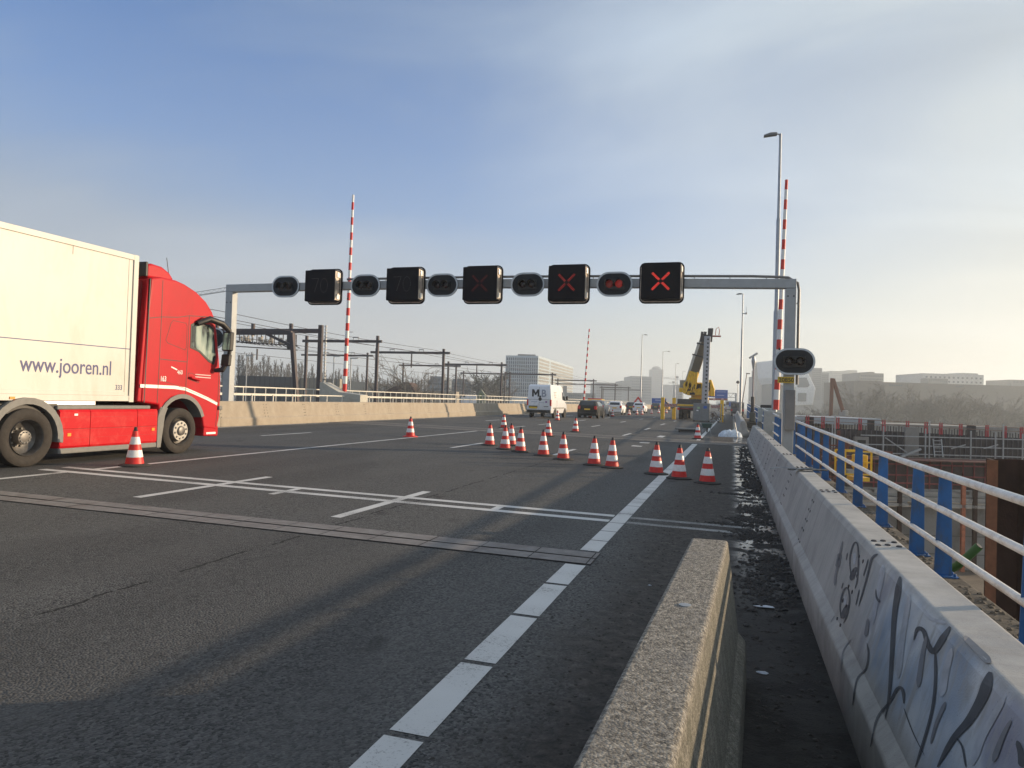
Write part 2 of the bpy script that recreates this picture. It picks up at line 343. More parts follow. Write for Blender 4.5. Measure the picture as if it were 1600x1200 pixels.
marks('solid_lane_line', [(-11.34, -11.2, 8.3, 10.13), (-11.34, -11.2, 10.805, 31.9), (-11.34, -11.2, 4.2, 7.3), (-11.34, -11.2, 35.3, 40), (-11.34, -11.2, 43, 46), (-11.34, -11.2, 55, 58), (-11.34, -11.2, 67, 70)], M_pt)
marks('left_edge_line', [(-18.82, -18.68, 4, 31.9), (-18.95, -18.8, 35.2, 200)], M_ptw)
marks('warning_block', [(-3.62, -3.24, 27.5, 28.1), (-3.62, -3.24, 30.0, 30.6), (-3.62, -3.24, 32.3, 32.8), (-3.5, -3.2, 35.8, 37.6)], M_pt)
# expansion joints
M_jp = mat('joint_plate', (.19, .178, .17), .75, .1, var=.25, scale=7, bump=.3, bscale=70, dirt=(.12, .095, .085), dscale=2, damt=.6)
M_jd = mat('joint_slit', (.012, .010, .010), .8, var=.2)
def joint(y0, w_, x0, x1, m, name):
    r = struct(sheet(name, x0, x1, [y0, y0+w_], M_jd, .004, kind=False)); mb = MB(); x = x0
    random.seed(3)
    while x < x1-.05:
        xe = min(x+.62, x1); 
        for a, b_ in ((y0+.02, y0+w_*.46), (y0+w_*.54, y0+w_-.02)):
            h = .008+random.random()*.003
            mb.add([(x+.006, a, g(x)+h), (xe-.006, a, g(xe)+h), (xe-.006, b_, g(xe)+h), (x+.006, b_, g(x)+h)], [(0, 1, 2, 3)])
        x = xe
    mb.build('joint_plates', m, r)
joint(7.40, .62, -20.0, -1.35, M_jp, 'expansion_joint')
M_jl = mat('joint_pale', (.21, .19, .17), .8, var=.25, scale=3, dirt=(.12, .11, .1), dscale=1.2, damt=.6)
joint(32.0, .55, -20, .6, M_jl, 'expansion_joint'); joint(34.2, .55, -20, .6, M_jl, 'expansion_joint')
sheet('joint_deck', -20, .6, [32.56, 34.19], mat('deck_concrete', (.085, .08, .075), .85, var=.2, scale=1.5), .004)
# mud crumbs and ridges on the shoulder
def clump(mb, c, r, fl=.6):
    vs = []; n = 6
    for i in range(3):
        zz = (0, .55, .95)[i]; rr = (1, .85, .35)[i]
        for j in range(n):
            a = 2*pi*j/n; k = r*rr*random.uniform(.7, 1.25)
            vs.append((c[0]+cos(a)*k, c[1]+sin(a)*k, c[2]+r*fl*zz*random.uniform(.8, 1.2)-.003))
    mb.add(vs, [(i*n+j, i*n+(j+1) % n, (i+1)*n+(j+1) % n, (i+1)*n+j) for i in range(2) for j in range(n)]+[tuple(2*n+j for j in range(n))])
random.seed(11); mb = MB()
for _ in range(2600):
    y = random.uniform(1.2, 14)**1.0; x = random.gauss(-.62, .42)
    if x > .58 or x < -1.35 or (-.36 < x < .14 and y < 4.8): continue
    clump(mb, (x, y, g(x)), random.choice((.004, .006, .009, .014)))
for _ in range(1500):
    y = random.uniform(1.2, 15); x = random.uniform(.12, .6)
    clump(mb, (x, y, g(x)), random.choice((.006, .009, .014, .02)))
M_mud = mat('mud', (.028, .023, .019), .75, var=.5, scale=25, bump=.6, bscale=60)
o = mb.build('mud_crumbs', M_mud); o['kind'] = 'stuff'
mb = MB()
for cx, cy, n_, sx_, sy_ in [(.28, 11.4, 140, .16, .12), (.36, 10.1, 170, .2, .2), (.05, 10.9, 70, .18, .06), (.42, 8.3, 140, .12, .3), (.3, 7.2, 140, .14, .4), (.05, 14.6, 50, .2, .06), (.35, 12.6, 90, .12, .3), (.45, 16.5, 90, .08, .8), (.4, 21, 90, .1, 2.), (.42, 28, 60, .1, 2.5)]:
    for _ in range(n_*3):
        x = cx+random.gauss(0, sx_); y = cy+random.gauss(0, sy_)
        if x < .64: clump(mb, (x, y, g(x)), random.choice((.008, .012, .018, .03))*(1 if y < 15 else 1.6), .8)
o = mb.build('mud_ridge', mat('wet_mud', (.024, .020, .017), .68, var=.5, scale=25, bump=.6, bscale=60), smooth=False); o['kind'] = 'stuff'

# ------------------------------------------------------------------ concrete barriers
def barrier_mat():
    mm = bpy.data.materials.new('barrier_concrete'); mm.use_nodes = True; t = mm.node_tree; b = t.nodes['Principled BSDF']
    ge = N(t, 'ShaderNodeNewGeometry'); P = ge.outputs['Position']; sp = N(t, 'ShaderNodeSeparateXYZ'); L(t, P, sp.inputs[0])
    a = N(t, 'ShaderNodeTexNoise', i_Scale=1.7, i_Detail=9., i_Roughness=.68, i_Distortion=.3); L(t, P, a.inputs[0])
    c = ramp(t, a.outputs[0], [(.3, (.24, .235, .225)), (.5, (.36, .35, .33)), (.72, (.45, .435, .41))])
    # streaks running down the face
    mpn = N(t, 'ShaderNodeMapping'); mpn.inputs['Scale'].default_value = (1, 9, .5); L(t, P, mpn.inputs[0])
    s = N(t, 'ShaderNodeTexNoise', i_Scale=1.4, i_Detail=6., i_Roughness=.7); L(t, mpn.outputs[0], s.inputs[0])
    c = mixc(t, mathn(t, 'MULTIPLY', ramp(t, s.outputs[0], [(.5, 0.), (.75, 1.)]), .45), c, (.17, .16, .145))
    # splash dirt along the foot
    low = ramp(t, mathn(t, 'ADD', sp.outputs[2], mathn(t, 'MULTIPLY', a.outputs[0], .25)), [(.12, .75), (.34, 0.)])
    c = mixc(t, low, c, (.11, .10, .088))
    # pale blue-white spray paint ground of the mural on the nearest blocks
    mpg = N(t, 'ShaderNodeMapping'); mpg.inputs['Rotation'].default_value = (R(-28), 0, 0); mpg.inputs['Scale'].default_value = (1, 3.5, 1); L(t, P, mpg.inputs[0])
    n1_ = N(t, 'ShaderNodeTexNoise', i_Scale=2.6, i_Detail=5., i_Roughness=.6, i_Distortion=.8); L(t, mpg.outputs[0], n1_.inputs[0])
    ym = ramp(t, mathn(t, 'MULTIPLY', mathn(t, 'ADD', sp.outputs[1], mathn(t, 'MULTIPLY', n1_.outputs[0], .8)), .1), [(.46, 1.), (.54, 0.)])
    zm = ramp(t, sp.outputs[2], [(.30, 0.), (.40, 1.)]); tp = ramp(t, sp.outputs[2], [(.80, 1.), (.835, 0.)])
    sp_ = mathn(t, 'MULTIPLY', mathn(t, 'MULTIPLY', ym, mathn(t, 'MULTIPLY', zm, tp)), ramp(t, n1_.outputs[0], [(.36, .1), (.52, .75)]))
    hue = N(t, 'ShaderNodeTexNoise', i_Scale=1.6, i_Detail=3.); L(t, P, hue.inputs[0])
    pc = ramp(t, hue.outputs[0], [(.34, (.12, .18, .27)), (.44, (.36, .42, .50)), (.54, (.60, .62, .63)), (.62, (.30, .31, .38)), (.7, (.22, .22, .29))])
    c = mixc(t, sp_, c, pc)
    L(t, c, b.inputs['Base Color']); b.inputs['Roughness'].default_value = .8
    f = N(t, 'ShaderNodeTexNoise', i_Scale=120., i_Detail=4.); L(t, P, f.inputs[0])
    po = N(t, 'ShaderNodeTexVoronoi', i_Scale=38.); L(t, P, po.inputs[0]); c = mixc(t, mathn(t, 'MULTIPLY', ramp(t, po.outputs['Distance'], [(.05, 1.), (.14, 0.)]), .5), c, (.10, .095, .09)); L(t, c, b.inputs['Base Color'])
    bp = N(t, 'ShaderNodeBump', i_Strength=.35, i_Distance=.004); L(t, f.outputs[0], bp.inputs['Height']); L(t, bp.outputs[0], b.inputs['Normal'])
    return mm
M_bar = barrier_mat()
def agg_mat():
    mm = bpy.data.materials.new('weathered_aggregate'); mm.use_nodes = True; t = mm.node_tree; b = t.nodes['Principled BSDF']
    ge = N(t, 'ShaderNodeNewGeometry'); P = ge.outputs['Position']
    v = N(t, 'ShaderNodeTexVoronoi', i_Scale=110.); L(t, P, v.inputs[0])
    a = N(t, 'ShaderNodeTexNoise', i_Scale=5., i_Detail=9., i_Roughness=.7); L(t, P, a.inputs[0])
    a2 = N(t, 'ShaderNodeTexNoise', i_Scale=45., i_Detail=6., i_Roughness=.75); L(t, P, a2.inputs[0])
    c = mixc(t, ramp(t, v.outputs['Color'], [(.15, 0.), (.85, 1.)]), (.17, .155, .13), (.40, .37, .32))
    c = mixc(t, ramp(t, a2.outputs[0], [(.40, .9), (.54, 0.)]), c, (.07, .065, .058))
    c = mixc(t, mathn(t, 'MULTIPLY', ramp(t, a.outputs[0], [(.52, 0.), (.66, 1.)]), .6), c, (.17, .165, .16))
    L(t, c, b.inputs['Base Color']); b.inputs['Roughness'].default_value = .9
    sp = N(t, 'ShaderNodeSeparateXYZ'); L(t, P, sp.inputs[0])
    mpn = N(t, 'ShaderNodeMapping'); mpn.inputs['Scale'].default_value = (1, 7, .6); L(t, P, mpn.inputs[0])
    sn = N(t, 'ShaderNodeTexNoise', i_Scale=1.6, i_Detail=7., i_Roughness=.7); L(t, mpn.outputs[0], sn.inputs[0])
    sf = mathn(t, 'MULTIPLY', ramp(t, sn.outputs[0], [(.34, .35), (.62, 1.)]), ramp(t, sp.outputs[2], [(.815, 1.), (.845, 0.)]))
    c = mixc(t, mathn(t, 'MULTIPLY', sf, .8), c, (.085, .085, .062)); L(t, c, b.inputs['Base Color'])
    h = mathn(t, 'ADD', mathn(t, 'MULTIPLY', v.outputs['Distance'], -1.), mathn(t, 'MULTIPLY', a2.outputs[0], 1.6))
    bp = N(t, 'ShaderNodeBump', i_Strength=.8, i_Distance=.008); L(t, h, bp.inputs['Height']); L(t, bp.outputs[0], b.inputs['Normal'])
    return mm
M_agg = agg_mat()
BX = .96
PROF = [(-.34, -.02), (-.33, .25), (-.27, .31), (-.125, .80), (-.10, .842), (.10, .842), (.125, .80), (.27, .31), (.33, .25), (.34, -.02)]
def barrier_seg(label, y0, y1, group):
    yc = (y0+y1)/2; h = (y1-y0)/2-.008
    t = thing('concrete_barrier', label, 'barrier', (BX, yc, g(BX)), 0, group)
    mb = MB().prism(PROF, 'y', -h, h); mb.build('body', M_bar, t, bevel=.012, seg=3)
    def bolt(prof, c, n_, ax): MB().lathe(prof, c, n_, ax).build('bolt', M_dark, t)
    for yy in (-h+.07, h-.07, -h*.02, h*.03) if h > 2 else (-h+.07,):
        for k, (px_, pz) in enumerate([(-.27+.0*0, .31), (-.235, .43), (-.205, .53), (-.175, .63), (-.145, .73)]):
            bolt([(.016, .004), (.016, -.004), (.009, -.007)], (px_+.002, yy+.02*(k % 2), pz), 8, 'x')
        for k in range(3): bolt([(.018, 0), (.018, .006), (.010, .01)], (-.06+.06*k, yy+.03*(k % 2), .842), 8, 'z')
    return t
segs = [(-3.8, 2.2), (2.2, 8.2), (8.2, 14.2), (14.2, 20.2), (20.2, 26.2), (26.2, 32.2), (32.2, 34.2)]
lb = ['concrete barrier block at the bottom right corner, nearest the camera', 'concrete barrier block with the painted grey eyes and swirls', 'plain concrete barrier block just past the painted block, black rag on top', 'second plain concrete barrier block past the painted one', 'concrete barrier block beside the right gantry post', 'concrete barrier block just past the right gantry post', 'short end block of the right concrete barrier']
for (a, b_), l in zip(segs, lb): last = barrier_seg(l, a, b_, 'concrete barrier blocks along the right edge')
# dark seam between blocks is a real gap; a steel coupling sits in it
# graffiti strokes lying on the barrier face
def face_pt(u, v):
    d = ray(u, v)
    P0 = [(BX+a, z+g(BX)) for a, z in PROF[:6]]
    for (xa, za), (xb, zb) in zip(P0[:-1], P0[1:]):
        dx, dz = xb-xa, zb-za
        # (cC+t d - A) x seg = 0
        den = d.x*dz-d.z*dx
        if abs(den) < 1e-9: continue
        t_ = ((xa-cC.x)*dz-(za-cC.z)*dx)/den
        p = cC+d*t_; s = ((p.x-xa)*dx+(p.z-za)*dz)/(dx*dx+dz*dz)
        if t_ > 0 and -.01 <= s <= 1.01:
            nrm = Vector((-dz, 0, dx)).normalized(); return p+nrm*.003
    return None
M_graf = mat('graffiti_dark_grey', (.075, .080, .088), .7, var=.3, scale=9)
M_grafl = mat('graffiti_mid_grey', (.19, .19, .20), .75, var=.2, scale=9)
M_grafw = mat('graffiti_white', (.40, .41, .43), .7, var=.25, scale=8)
def stroke(mb, pts, wd):
    mb = mb.new()
    P = [(1180+a/2.143, 640+b_/2.143) for a, b_ in pts]
    # Catmull-Rom
    Q = []; n = len(P)
    for i in range(n-1):
        p0, p1, p2, p3 = P[max(i-1, 0)], P[i], P[i+1], P[min(i+2, n-1)]
        for k in range(6):
            s = k/6; Q.append(tuple(.5*((2*p1[j])+(-p0[j]+p2[j])*s+(2*p0[j]-5*p1[j]+4*p2[j]-p3[j])*s*s+(-p0[j]+3*p1[j]-3*p2[j]+p3[j])*s**3) for j in (0, 1)))
    Q.append(P[-1]); prev = None; m_ = len(Q)
    for i, q in enumerate(Q):
        a = Q[max(i-1, 0)]; b_ = Q[min(i+1, m_-1)]; dx, dy = b_[0]-a[0], b_[1]-a[1]; l = math.hypot(dx, dy) or 1
        s = i/(m_-1); tp_ = min(1, .25+5*s, .25+5*(1-s)); ww = tp_*(wd[0]+(wd[1]-wd[0])*s if isinstance(wd, tuple) else wd)*.74/2/2.143
        e1 = face_pt(q[0]-dy/l*ww, q[1]+dx/l*ww); e2 = face_pt(q[0]+dy/l*ww, q[1]-dx/l*ww)
        if e1 is None or e2 is None: prev = None; continue
        if prev: mb.add([prev[0], prev[1], e2, e1], [(0, 1, 2, 3)])
        prev = (e1, e2)
def blob(mb, pts):
    P = [face_pt(1180+a/2.143, 640+b_/2.143) for a, b_ in pts]
    if all(P):
        c = sum(P, Vector())/len(P); mb.add([c]+P, [(0, i+1, (i+1) % len(P)+1) for i in range(len(P))])
class GS:                                                  # one object per spray stroke
    def __init__(s): s.all = []
    def new(s): s.all.append(MB()); return s.all[-1]
gd, gl, gw = GS(), GS(), GS()
for pts, wd in [([(322, 560), (318, 500), (330, 452), (343, 450), (347, 500), (343, 570), (335, 600)], 7),
                ([(288, 700), (286, 650), (298, 605), (312, 600), (317, 640), (308, 690), (296, 716)], 7),
                ([(412, 484), (392, 500), (376, 560), (362, 610), (347, 660)], (12, 6)),
                ([(487, 560), (478, 620), (467, 700), (458, 850), (450, 960), (436, 1040)], (34, 8)),
                ([(533, 772), (545, 735), (566, 742), (580, 785), (600, 810), (628, 770), (655, 728)], (12, 34)),
                ([(604, 800), (606, 900), (596, 1000), (570, 1100), (538, 1198)], (14, 12)),
                ([(790, 880), (765, 960), (720, 1040), (665, 1105), (612, 1198)], (60, 18)),
                ([(676, 1100), (696, 1130), (708, 1198)], 9),
                ([(376, 782), (381, 820), (372, 868), (342, 905), (328, 990)], 8),
                ([(500, 985), (496, 940), (478, 935), (452, 980), (410, 1035), (388, 1130)], (16, 9)),
                ([(406, 600), (408, 628), (420, 646)], (4, 14)),
                ([(380, 500), (372, 530), (364, 558)], 6), ([(350, 602), (344, 630), (338, 655)], 5),
                ([(310, 480), (306, 505)], 4), ([(296, 580), (290, 600)], 4),
                ([(500, 1000), (530, 1080), (570, 1160)], (5, 4)), ([(880, 1110), (893, 1150), (898, 1198)], (20, 40))]: stroke(gd, pts, wd)
stroke(gd, [(322, 572), (333, 540), (345, 532)], (24, 16)); stroke(gd, [(292, 700), (302, 672), (313, 655)], (26, 16))
stroke(gl, [(294, 440), (282, 500), (270, 560), (268, 590)], (10, 12))
stroke(gl, [(285, 480), (276, 530)], (18, 22)); stroke(gl, [(268, 690), (254, 712)], (4, 4)); stroke(gl, [(322, 770), (296, 810), (288, 880)], (5, 6))
for pts, wd in [([(430, 520), (420, 580), (405, 650), (395, 720)], (30, 16)), ([(520, 620), (505, 700), (490, 800), (480, 900)], (22, 30)), ([(660, 800), (640, 880), (625, 960)], (24, 40)), ([(840, 960), (800, 1030), (760, 1100), (730, 1190)], (26, 40)), ([(560, 660), (590, 700), (640, 715)], (10, 18))]: stroke(gw, pts, wd)
for pts, wd in [([(575, 760), (560, 840), (548, 930)], (16, 26)), ([(700, 760), (740, 800), (790, 850)], (20, 34)), ([(640, 980), (610, 1050), (590, 1120)], (20, 10)), ([(860, 1040), (830, 1100), (800, 1180)], (14, 30)), ([(380, 700), (372, 760)], (12, 20))]: stroke(gl, pts, wd)
stroke(gw, [(334, 480), (333, 520)], (14, 10)); stroke(gw, [(304, 622), (301, 655)], (14, 12))
gt = bpy.data.objects[segs and 'concrete_barrier.001'] if 'concrete_barrier.001' in bpy.data.objects else last
off = Vector(gt.location)
for mb_, m_, n_, dz_ in ((gd, M_graf, 'graffiti', 0), (gl, M_grafl, 'graffiti', .0004), (gw, M_grafw, 'graffiti', -.0006)):
    for q in mb_.all:
        if not q.f: continue
        q.v = [(v[0]-off.x-dz_, v[1]-off.y, v[2]-off.z) for v in q.v]; q.build(n_, m_, gt)
# foreground block between shoulder and gutter
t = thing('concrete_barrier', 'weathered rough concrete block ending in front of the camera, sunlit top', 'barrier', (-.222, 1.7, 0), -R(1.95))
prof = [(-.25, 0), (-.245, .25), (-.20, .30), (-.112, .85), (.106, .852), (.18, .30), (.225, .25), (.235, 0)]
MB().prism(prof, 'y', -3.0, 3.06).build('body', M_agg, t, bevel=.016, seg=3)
MB().lathe([(.026, 0), (.026, .004), (.017, .005)], (.0, 1.45, .8505), 18).build('lifting_eye', M_steel, t)
# rag on the barrier, litter
t = thing('rag', 'dark torn rag and wire lying across the barrier top', 'rag', (.95, 10.6, .84+g(.95)))
mb = MB(); random.seed(5); n = 14
for i in range(n+1):
    for j in range(5):
        mb.v.append((-.22+.5*i/n, -.10+.05*j+.12*(i/n)+random.uniform(-.01, .01), .012+random.uniform(0, .018)-(0 if i > 1 else .02)*j*.2))
mb.f = [(i*5+j, (i+1)*5+j, (i+1)*5+j+1, i*5+j+1) for i in range(n) for j in range(4)]; mb.mi = [0]*len(mb.f)
ro = mb.build('cloth', M_black, t, smooth=True); sm = ro.modifiers.new('thick', 'SOLIDIFY'); sm.thickness = .008
MB().tube([(-.45, -.05, .02), (-.3, .02, .04), (-.1, 0, .03), (.1, .05, .05)], .006, 5).build('wire', M_steel, t)
for lab, u, v, s in [('crumpled pale scrap of plastic in the gutter between the blocks', 1195, 949, .10), ('small white scrap of paper low in the gutter', 1190, 1052, .04), ('tiny white scrap on the shoulder left of the block', 1015, 915, .022)]:
    p = onG(u, v, .006); mb = MB(); n = 9
    mb.v = [(0, 0, .012)]+[(cos(2*pi*i/n)*s*random.uniform(.6, 1.1), sin(2*pi*i/n)*s*.5*random.uniform(.5, 1), random.uniform(0, .012)) for i in range(n)]
    mb.f = [(0, i+1, (i+1) % n+1) for i in range(n)]; mb.mi = [0]*n
    o = mb.build('litter', mat('litter_plastic', (.40, .44, .50), .4, var=.2, scale=30), None); o.location = p; tag(o, lab, 'litter')
    sm = o.modifiers.new('thick', 'SOLIDIFY'); sm.thickness = .002

# left concrete barrier: one copied block
LBX = -19.36
t0 = thing('concrete_barrier', 'block of the long sunlit concrete barrier along the far left side', 'barrier', (LBX, 3, g(LBX)), 0, 'blocks of the long left barrier')
P2 = [(a, z*1.18) for a, z in PROF]
MB().prism(P2, 'y', -2.994, 2.994).build('body', M_conc_old, t0, bevel=.015)
bl = MB()
for yy in (-2.9, 2.9, -.1, .1):
    for a, z in ((.275, .37), (.24, .5), (.205, .62), (.17, .74), (.145, .86)): bl.lathe([(.02, -.004), (.02, .008)], (a, yy, z), 6, 'x')
bl.build('bolt_row', M_dark, t0)
snapshot()
for i in range(1, 34): dup(t0, (LBX-(.0 if i < 5 else .06*(i-4) if i < 8 else .2), 3+6*i, g(LBX)), 0)
# a further right-hand barrier row beyond the bridge joint
t1 = thing('concrete_barrier', 'block of the far concrete barrier row beyond the bridge joint on the right', 'barrier', (.55, 45, 0), 0, 'blocks of the far right barrier')
MB().prism(PROF, 'y', -2.994, 2.994).build('body', M_bar, t1, bevel=.015); snapshot()
for i in range(1, 16): dup(t1, (.55+.01*i, 45+6*i, 0), 0)

# ------------------------------------------------------------------ deck edge and blue railing
M_edge = mat('deck_edge', (.055, .048, .04), .9, var=.4, scale=7, bump=.8, bscale=30, dirt=(.24, .2, .15), dscale=3, damt=.7)
struct(MB().box(1.425, 2.06, -12, 190, -.9, .16).build('bridge_kerb', M_edge, bevel=.02))
random.seed(2); mb = MB()
for _ in range(1300):
    x = random.uniform(1.44, 2.03); y = random.uniform(3, 16); clump(mb, (x, y, .16), random.choice((.01, .015, .025)), .8)
o = mb.build('gravel', mat('gravel', (.11, .095, .075), .9, var=.5, scale=30)); o['kind'] = 'stuff'
def railing(label, y0, y1, posts, x=1.9):
    t = thing('railing', label, 'railing', (x, y0, .16))
    for zz, r in ((.955-.0, .034), (.63, .030), (.30, .030)):
        pts = []; n = max(2, int((y1-y0)/1.5))
        for i in range(n+1):
            yy = (y1-y0)*i/n; rise = .10*max(0, (y0+yy-9)/15)**1.2
            pts.append((-.05 if r else 0, yy, zz+rise*(.5+zz)))
        MB().tube(pts, r, 12).build('rail', M_railw, t, smooth=True)
    for yy in posts:
        rise = .10*max(0, (yy-9)/15)**1.2
        p = MB().prism([(-.075, .012), (.075, .012), (.06, .93+rise), (-.045, .93+rise)], 'y', yy-y0-.008, yy-y0+.008)
        po = p.build('post', M_blue, t, bevel=.003)
        fb = MB().box(-.10, .12, yy-y0-.07, yy-y0+.07, 0, .012)
        for a in (-.07, .09):
            for c_ in (-.045, .045): fb.lathe([(.013, .012), (.013, .035), (.006, .04)], (a, yy-y0+c_, 0), 6)
        fb.build('foot_plate', M_blue, po)
    return t
railing('white tube railing with blue posts, the long near section', -3, 23.7, [-1.2, .8, 2.8, 4.2, 5.6, 7.72, 8.74, 10.65, 12.6, 14.55, 16.85, 18.6, 20.4, 22.2, 23.4])
railing('short blue and white railing section behind the gantry post', 25.3, 28.8, [25.5, 26.6, 27.8, 28.7])
railing('blue railing section beside the red and white boom', 29.6, 40, [29.8, 31.2, 32.6, 34, 35.4, 36.8, 38.2, 39.6], 1.72)
railing('blue railing running on beyond the camera mast', 42, 100, [42+2*i for i in range(29)], 1.75)
# red cable along the kerb
t = tag(MB().tube([(1.32+.05*sin(i*1.1), 4.5+i*.6, .17+.02*sin(i*2.3)) for i in range(33)], .010, 6).build('cable', mat('red_cable', (.55, .10, .07), .6)), 'thin red cable lying behind the right barrier along the kerb', 'cable')
# green hose poking out over the kerb
t = thing('hose', 'thick green hose end sticking out under the railing', 'hose', (0, 0, 0))
hp = [onY(1462, 897, 8.2), onY(1480, 893, 8.1), onY(1497, 883, 8.0), onY(1513, 869, 7.95), onY(1530, 853, 7.9)]
hp = [p+Vector((0, 0, 0)) for p in hp]; lo = Vector(hp[0])
t.location = lo; MB().tube([p-lo for p in hp], [.036, .037, .038, .038, .038], 14, cap=False).build('tube', mat('green_hose', (.035, .12, .03), .5, var=.25, scale=12), t, smooth=True)
d_ = (hp[-1]-hp[-2]).normalized(); MB().tube([hp[-1]-lo-d_*.05, hp[-1]-lo+d_*.003], [.030, .030], 14).build('hole', M_black, t)

# ------------------------------------------------------------------ signal gantry
GK = 25.4/24.8; GY = 25.4
def gz(z): return CAMH+(z-CAMH)*GK
t = thing('signal_gantry', 'grey steel gantry spanning the road with its two square posts', 'gantry', (0, GY, 0))
XL, XR = -19.84, 1.71; W2 = .165
MB().box(XR-W2, XR+W2, -W2, W2, -.05, gz(5.44)).build('post', M_gantry, t, bevel=.012)
MB().box(XL-W2, XL+W2, -W2, W2, -.05, gz(5.62)).build('post', M_gantry, t, bevel=.012)
zl, zr = gz(5.62), gz(5.45)
mb = MB()
def bz(x): s = (x-XL)/(XR-XL); return zl+(zr-zl)*s+.10*sin(pi*s)
n = 12; xs = [XL-W2+(XR-XL+2*W2)*i/n for i in range(n+1)]
prof_ = [(x, bz(min(max(x, XL), XR))) for x in xs]+[(x, bz(min(max(x, XL), XR))+.30) for x in reversed(xs)]
mb.prism(prof_, 'y', -W2-.003, W2+.003); mb.build('beam', M_gantry, t, bevel=.012)
pts = [(x, -.05, bz(x)+.40) for x in [-14.5+i*1.0 for i in range(16)]]+[(1.30, -.05, bz(1.3)+.38), (1.62, -.05, bz(1.6)+.36), (1.92, -.05, gz(5.62)), (1.96, -.05, gz(5.40)), (1.96, -.05, 2.42)]
MB().tube(pts, .045, 10).build('cable_pipe', mat('pipe_grey', (.20, .19, .18), .5, .4, var=.15), t, smooth=True)
mb = MB()
for z in (5.05, 3.5): mb.bar((1.8, -.05, z), (1.96, -.05, z), .03)
for i in range(14): x = -14+i*1.15; mb.bar((x, -.05, bz(x)+.28), (x, -.05, bz(x)+.38), .03)
mb.build('pipe_bracket', M_gantry, t)
mb = MB()
for x in (XR-.09, XR+.09, XL-.09, XL+.09): mb.lathe([(.026, -.012), (.026, .0)], (x, -W2-.003, 5.28), 8, 'y')
mb.build('bolt_row', M_dark, t)
MB().box(1.60, 1.90, -.35, -.17, .95, 2.24).build('cable_box', mat('box_grey', (.23, .22, .21), .6, .3, var=.12, scale=3), t, bevel=.01)
MB().box(XR-.26, XR+.26, -.26, .26, .0, .04).build('base_plate', M_gantry, t)
mb = MB().box(1.36, 1.86, -.24, -.225, 2.46, 2.66); pl = mb.build('number_plate', mat('plate_yellow', (.62, .42, .03), .5, var=.08), t)
text('20850', .19, M_black, pl, (1.39, -.243, 2.495), FY, sx=.98, off=.003)

def rrect(w_, h_, r, n=6):
    P = []
    for cx, cz, a0 in ((w_/2-r, h_/2-r, 0), (-w_/2+r, h_/2-r, pi/2), (-w_/2+r, -h_/2+r, pi), (w_/2-r, -h_/2+r, 1.5*pi)):
        P += [(cx+r*cos(a0+pi/2*i/n), cz+r*sin(a0+pi/2*i/n)) for i in range(n+1)]
    return P
M_rimw = mat('rim_grey', (.50, .55, .58), .4, .0, var=.06)
M_inner = mat('sign_inner', (.50, .43, .36), .4, .5, var=.3)
def ledmat(name, col, e): return mat(name, tuple(c*.12+.01 for c in col), .4, emit=col, estr=e, var=.05)
def ring(mb, P, P2_, y0, y1):
    n = len(P); vs = [(x, y0, z) for x, z in P]+[(x, y0, z) for x, z in P2_]+[(x, y1, z) for x, z in P]+[(x, y1, z) for x, z in P2_]
    fs = []
    for i in range(n):
        j = (i+1) % n; fs += [(i, j, n+j, n+i), (2*n+i, 3*n+i, 3*n+j, 2*n+j), (i, 2*n+i, 2*n+j, j), (n+i, n+j, 3*n+j, 3*n+i)]
    mb.add(vs, fs)
def matrix_sign(label, cx, cz, show, e=1.):
    t = thing('matrix_sign', label, 'lane sign', (cx*GK, GY-.20, gz(cz)), 0, 'lane signs hung on the gantry')
    MB().prism(rrect(1.50, 1.40, .20), 'y', -.06, .02).build('back_plate', M_blacksign, t, bevel=.008)
    mb = MB(); ring(mb, rrect(1.42, 1.32, .17), rrect(1.34, 1.24, .14), -.075, -.055); mb.build('rim', M_inner, t)
    MB().prism(rrect(1.30, 1.20, .03), 'y', -.42, -.05).build('housing', M_blacksign, t, bevel=.01)
    mb = MB()
    for z in (-.42, .42): mb.box(.655, .70, -.30, -.07, z-.10, z+.10)
    mb.build('hinge', M_alu, t, bevel=.006)
    MB().box(.652, .663, -.40, -.10, -.55, .55).build('door', M_inner, t)
    MB().box(-.12, .12, .02, .06, -.2, .2).build('mount', M_gantry, t)
    y = -.425; mb = MB()
    if show == 'X':
        m_ = ledmat('led_red_%g' % e, (1., .07, .05), e)
        for sgn in (-1, 1):
            for r_ in (-.6, .6):
                for k in range(-9, 10):
                    if abs(k) < 1 or (abs(r_) and abs(k) < 2): continue
                    s = k*.030; x = s+r_*.036*.7; z = sgn*(s-r_*.036*.7)
                    if abs(x) < .29 and abs(z) < .29: mb.lathe([(.009, y), (.007, y-.003)], (x, 0, z), 6, 'y')
        mb.build('red_cross', m_, t)
    else:
        m_ = ledmat('led_faint', (.30, .29, .30), .16)  # unlit digits given a faint glow of their own
        def seg(P):
            for (a, b_) in zip(P[:-1], P[1:]):
                l = math.dist(a, b_); k = max(1, int(l/.035))
                for i in range(k): s = i/k; mb.lathe([(.009, y), (.006, y-.002)], (a[0]+(b_[0]-a[0])*s, 0, a[1]+(b_[1]-a[1])*s), 6, 'y')
        seg([(-.34, .27), (-.05, .27), (-.22, -.27)]); seg([(.19+.15*sin(a*pi/12), .27*cos(a*pi/12)) for a in range(25)])
        mb.build('digit_leds', m_, t)
    return t
matrix_sign('square black lane sign reading 70, the leftmost sign on the gantry', -15.0, 5.73, '70')
matrix_sign('square black lane sign reading 70, second from the left on the gantry', -11.6, 5.73, '70')
matrix_sign('square black lane sign with a faint dim red cross, middle of the gantry', -8.62, 5.71, 'X', .12)
matrix_sign('square black lane sign with a half bright red cross', -5.5, 5.68, 'X', .60)
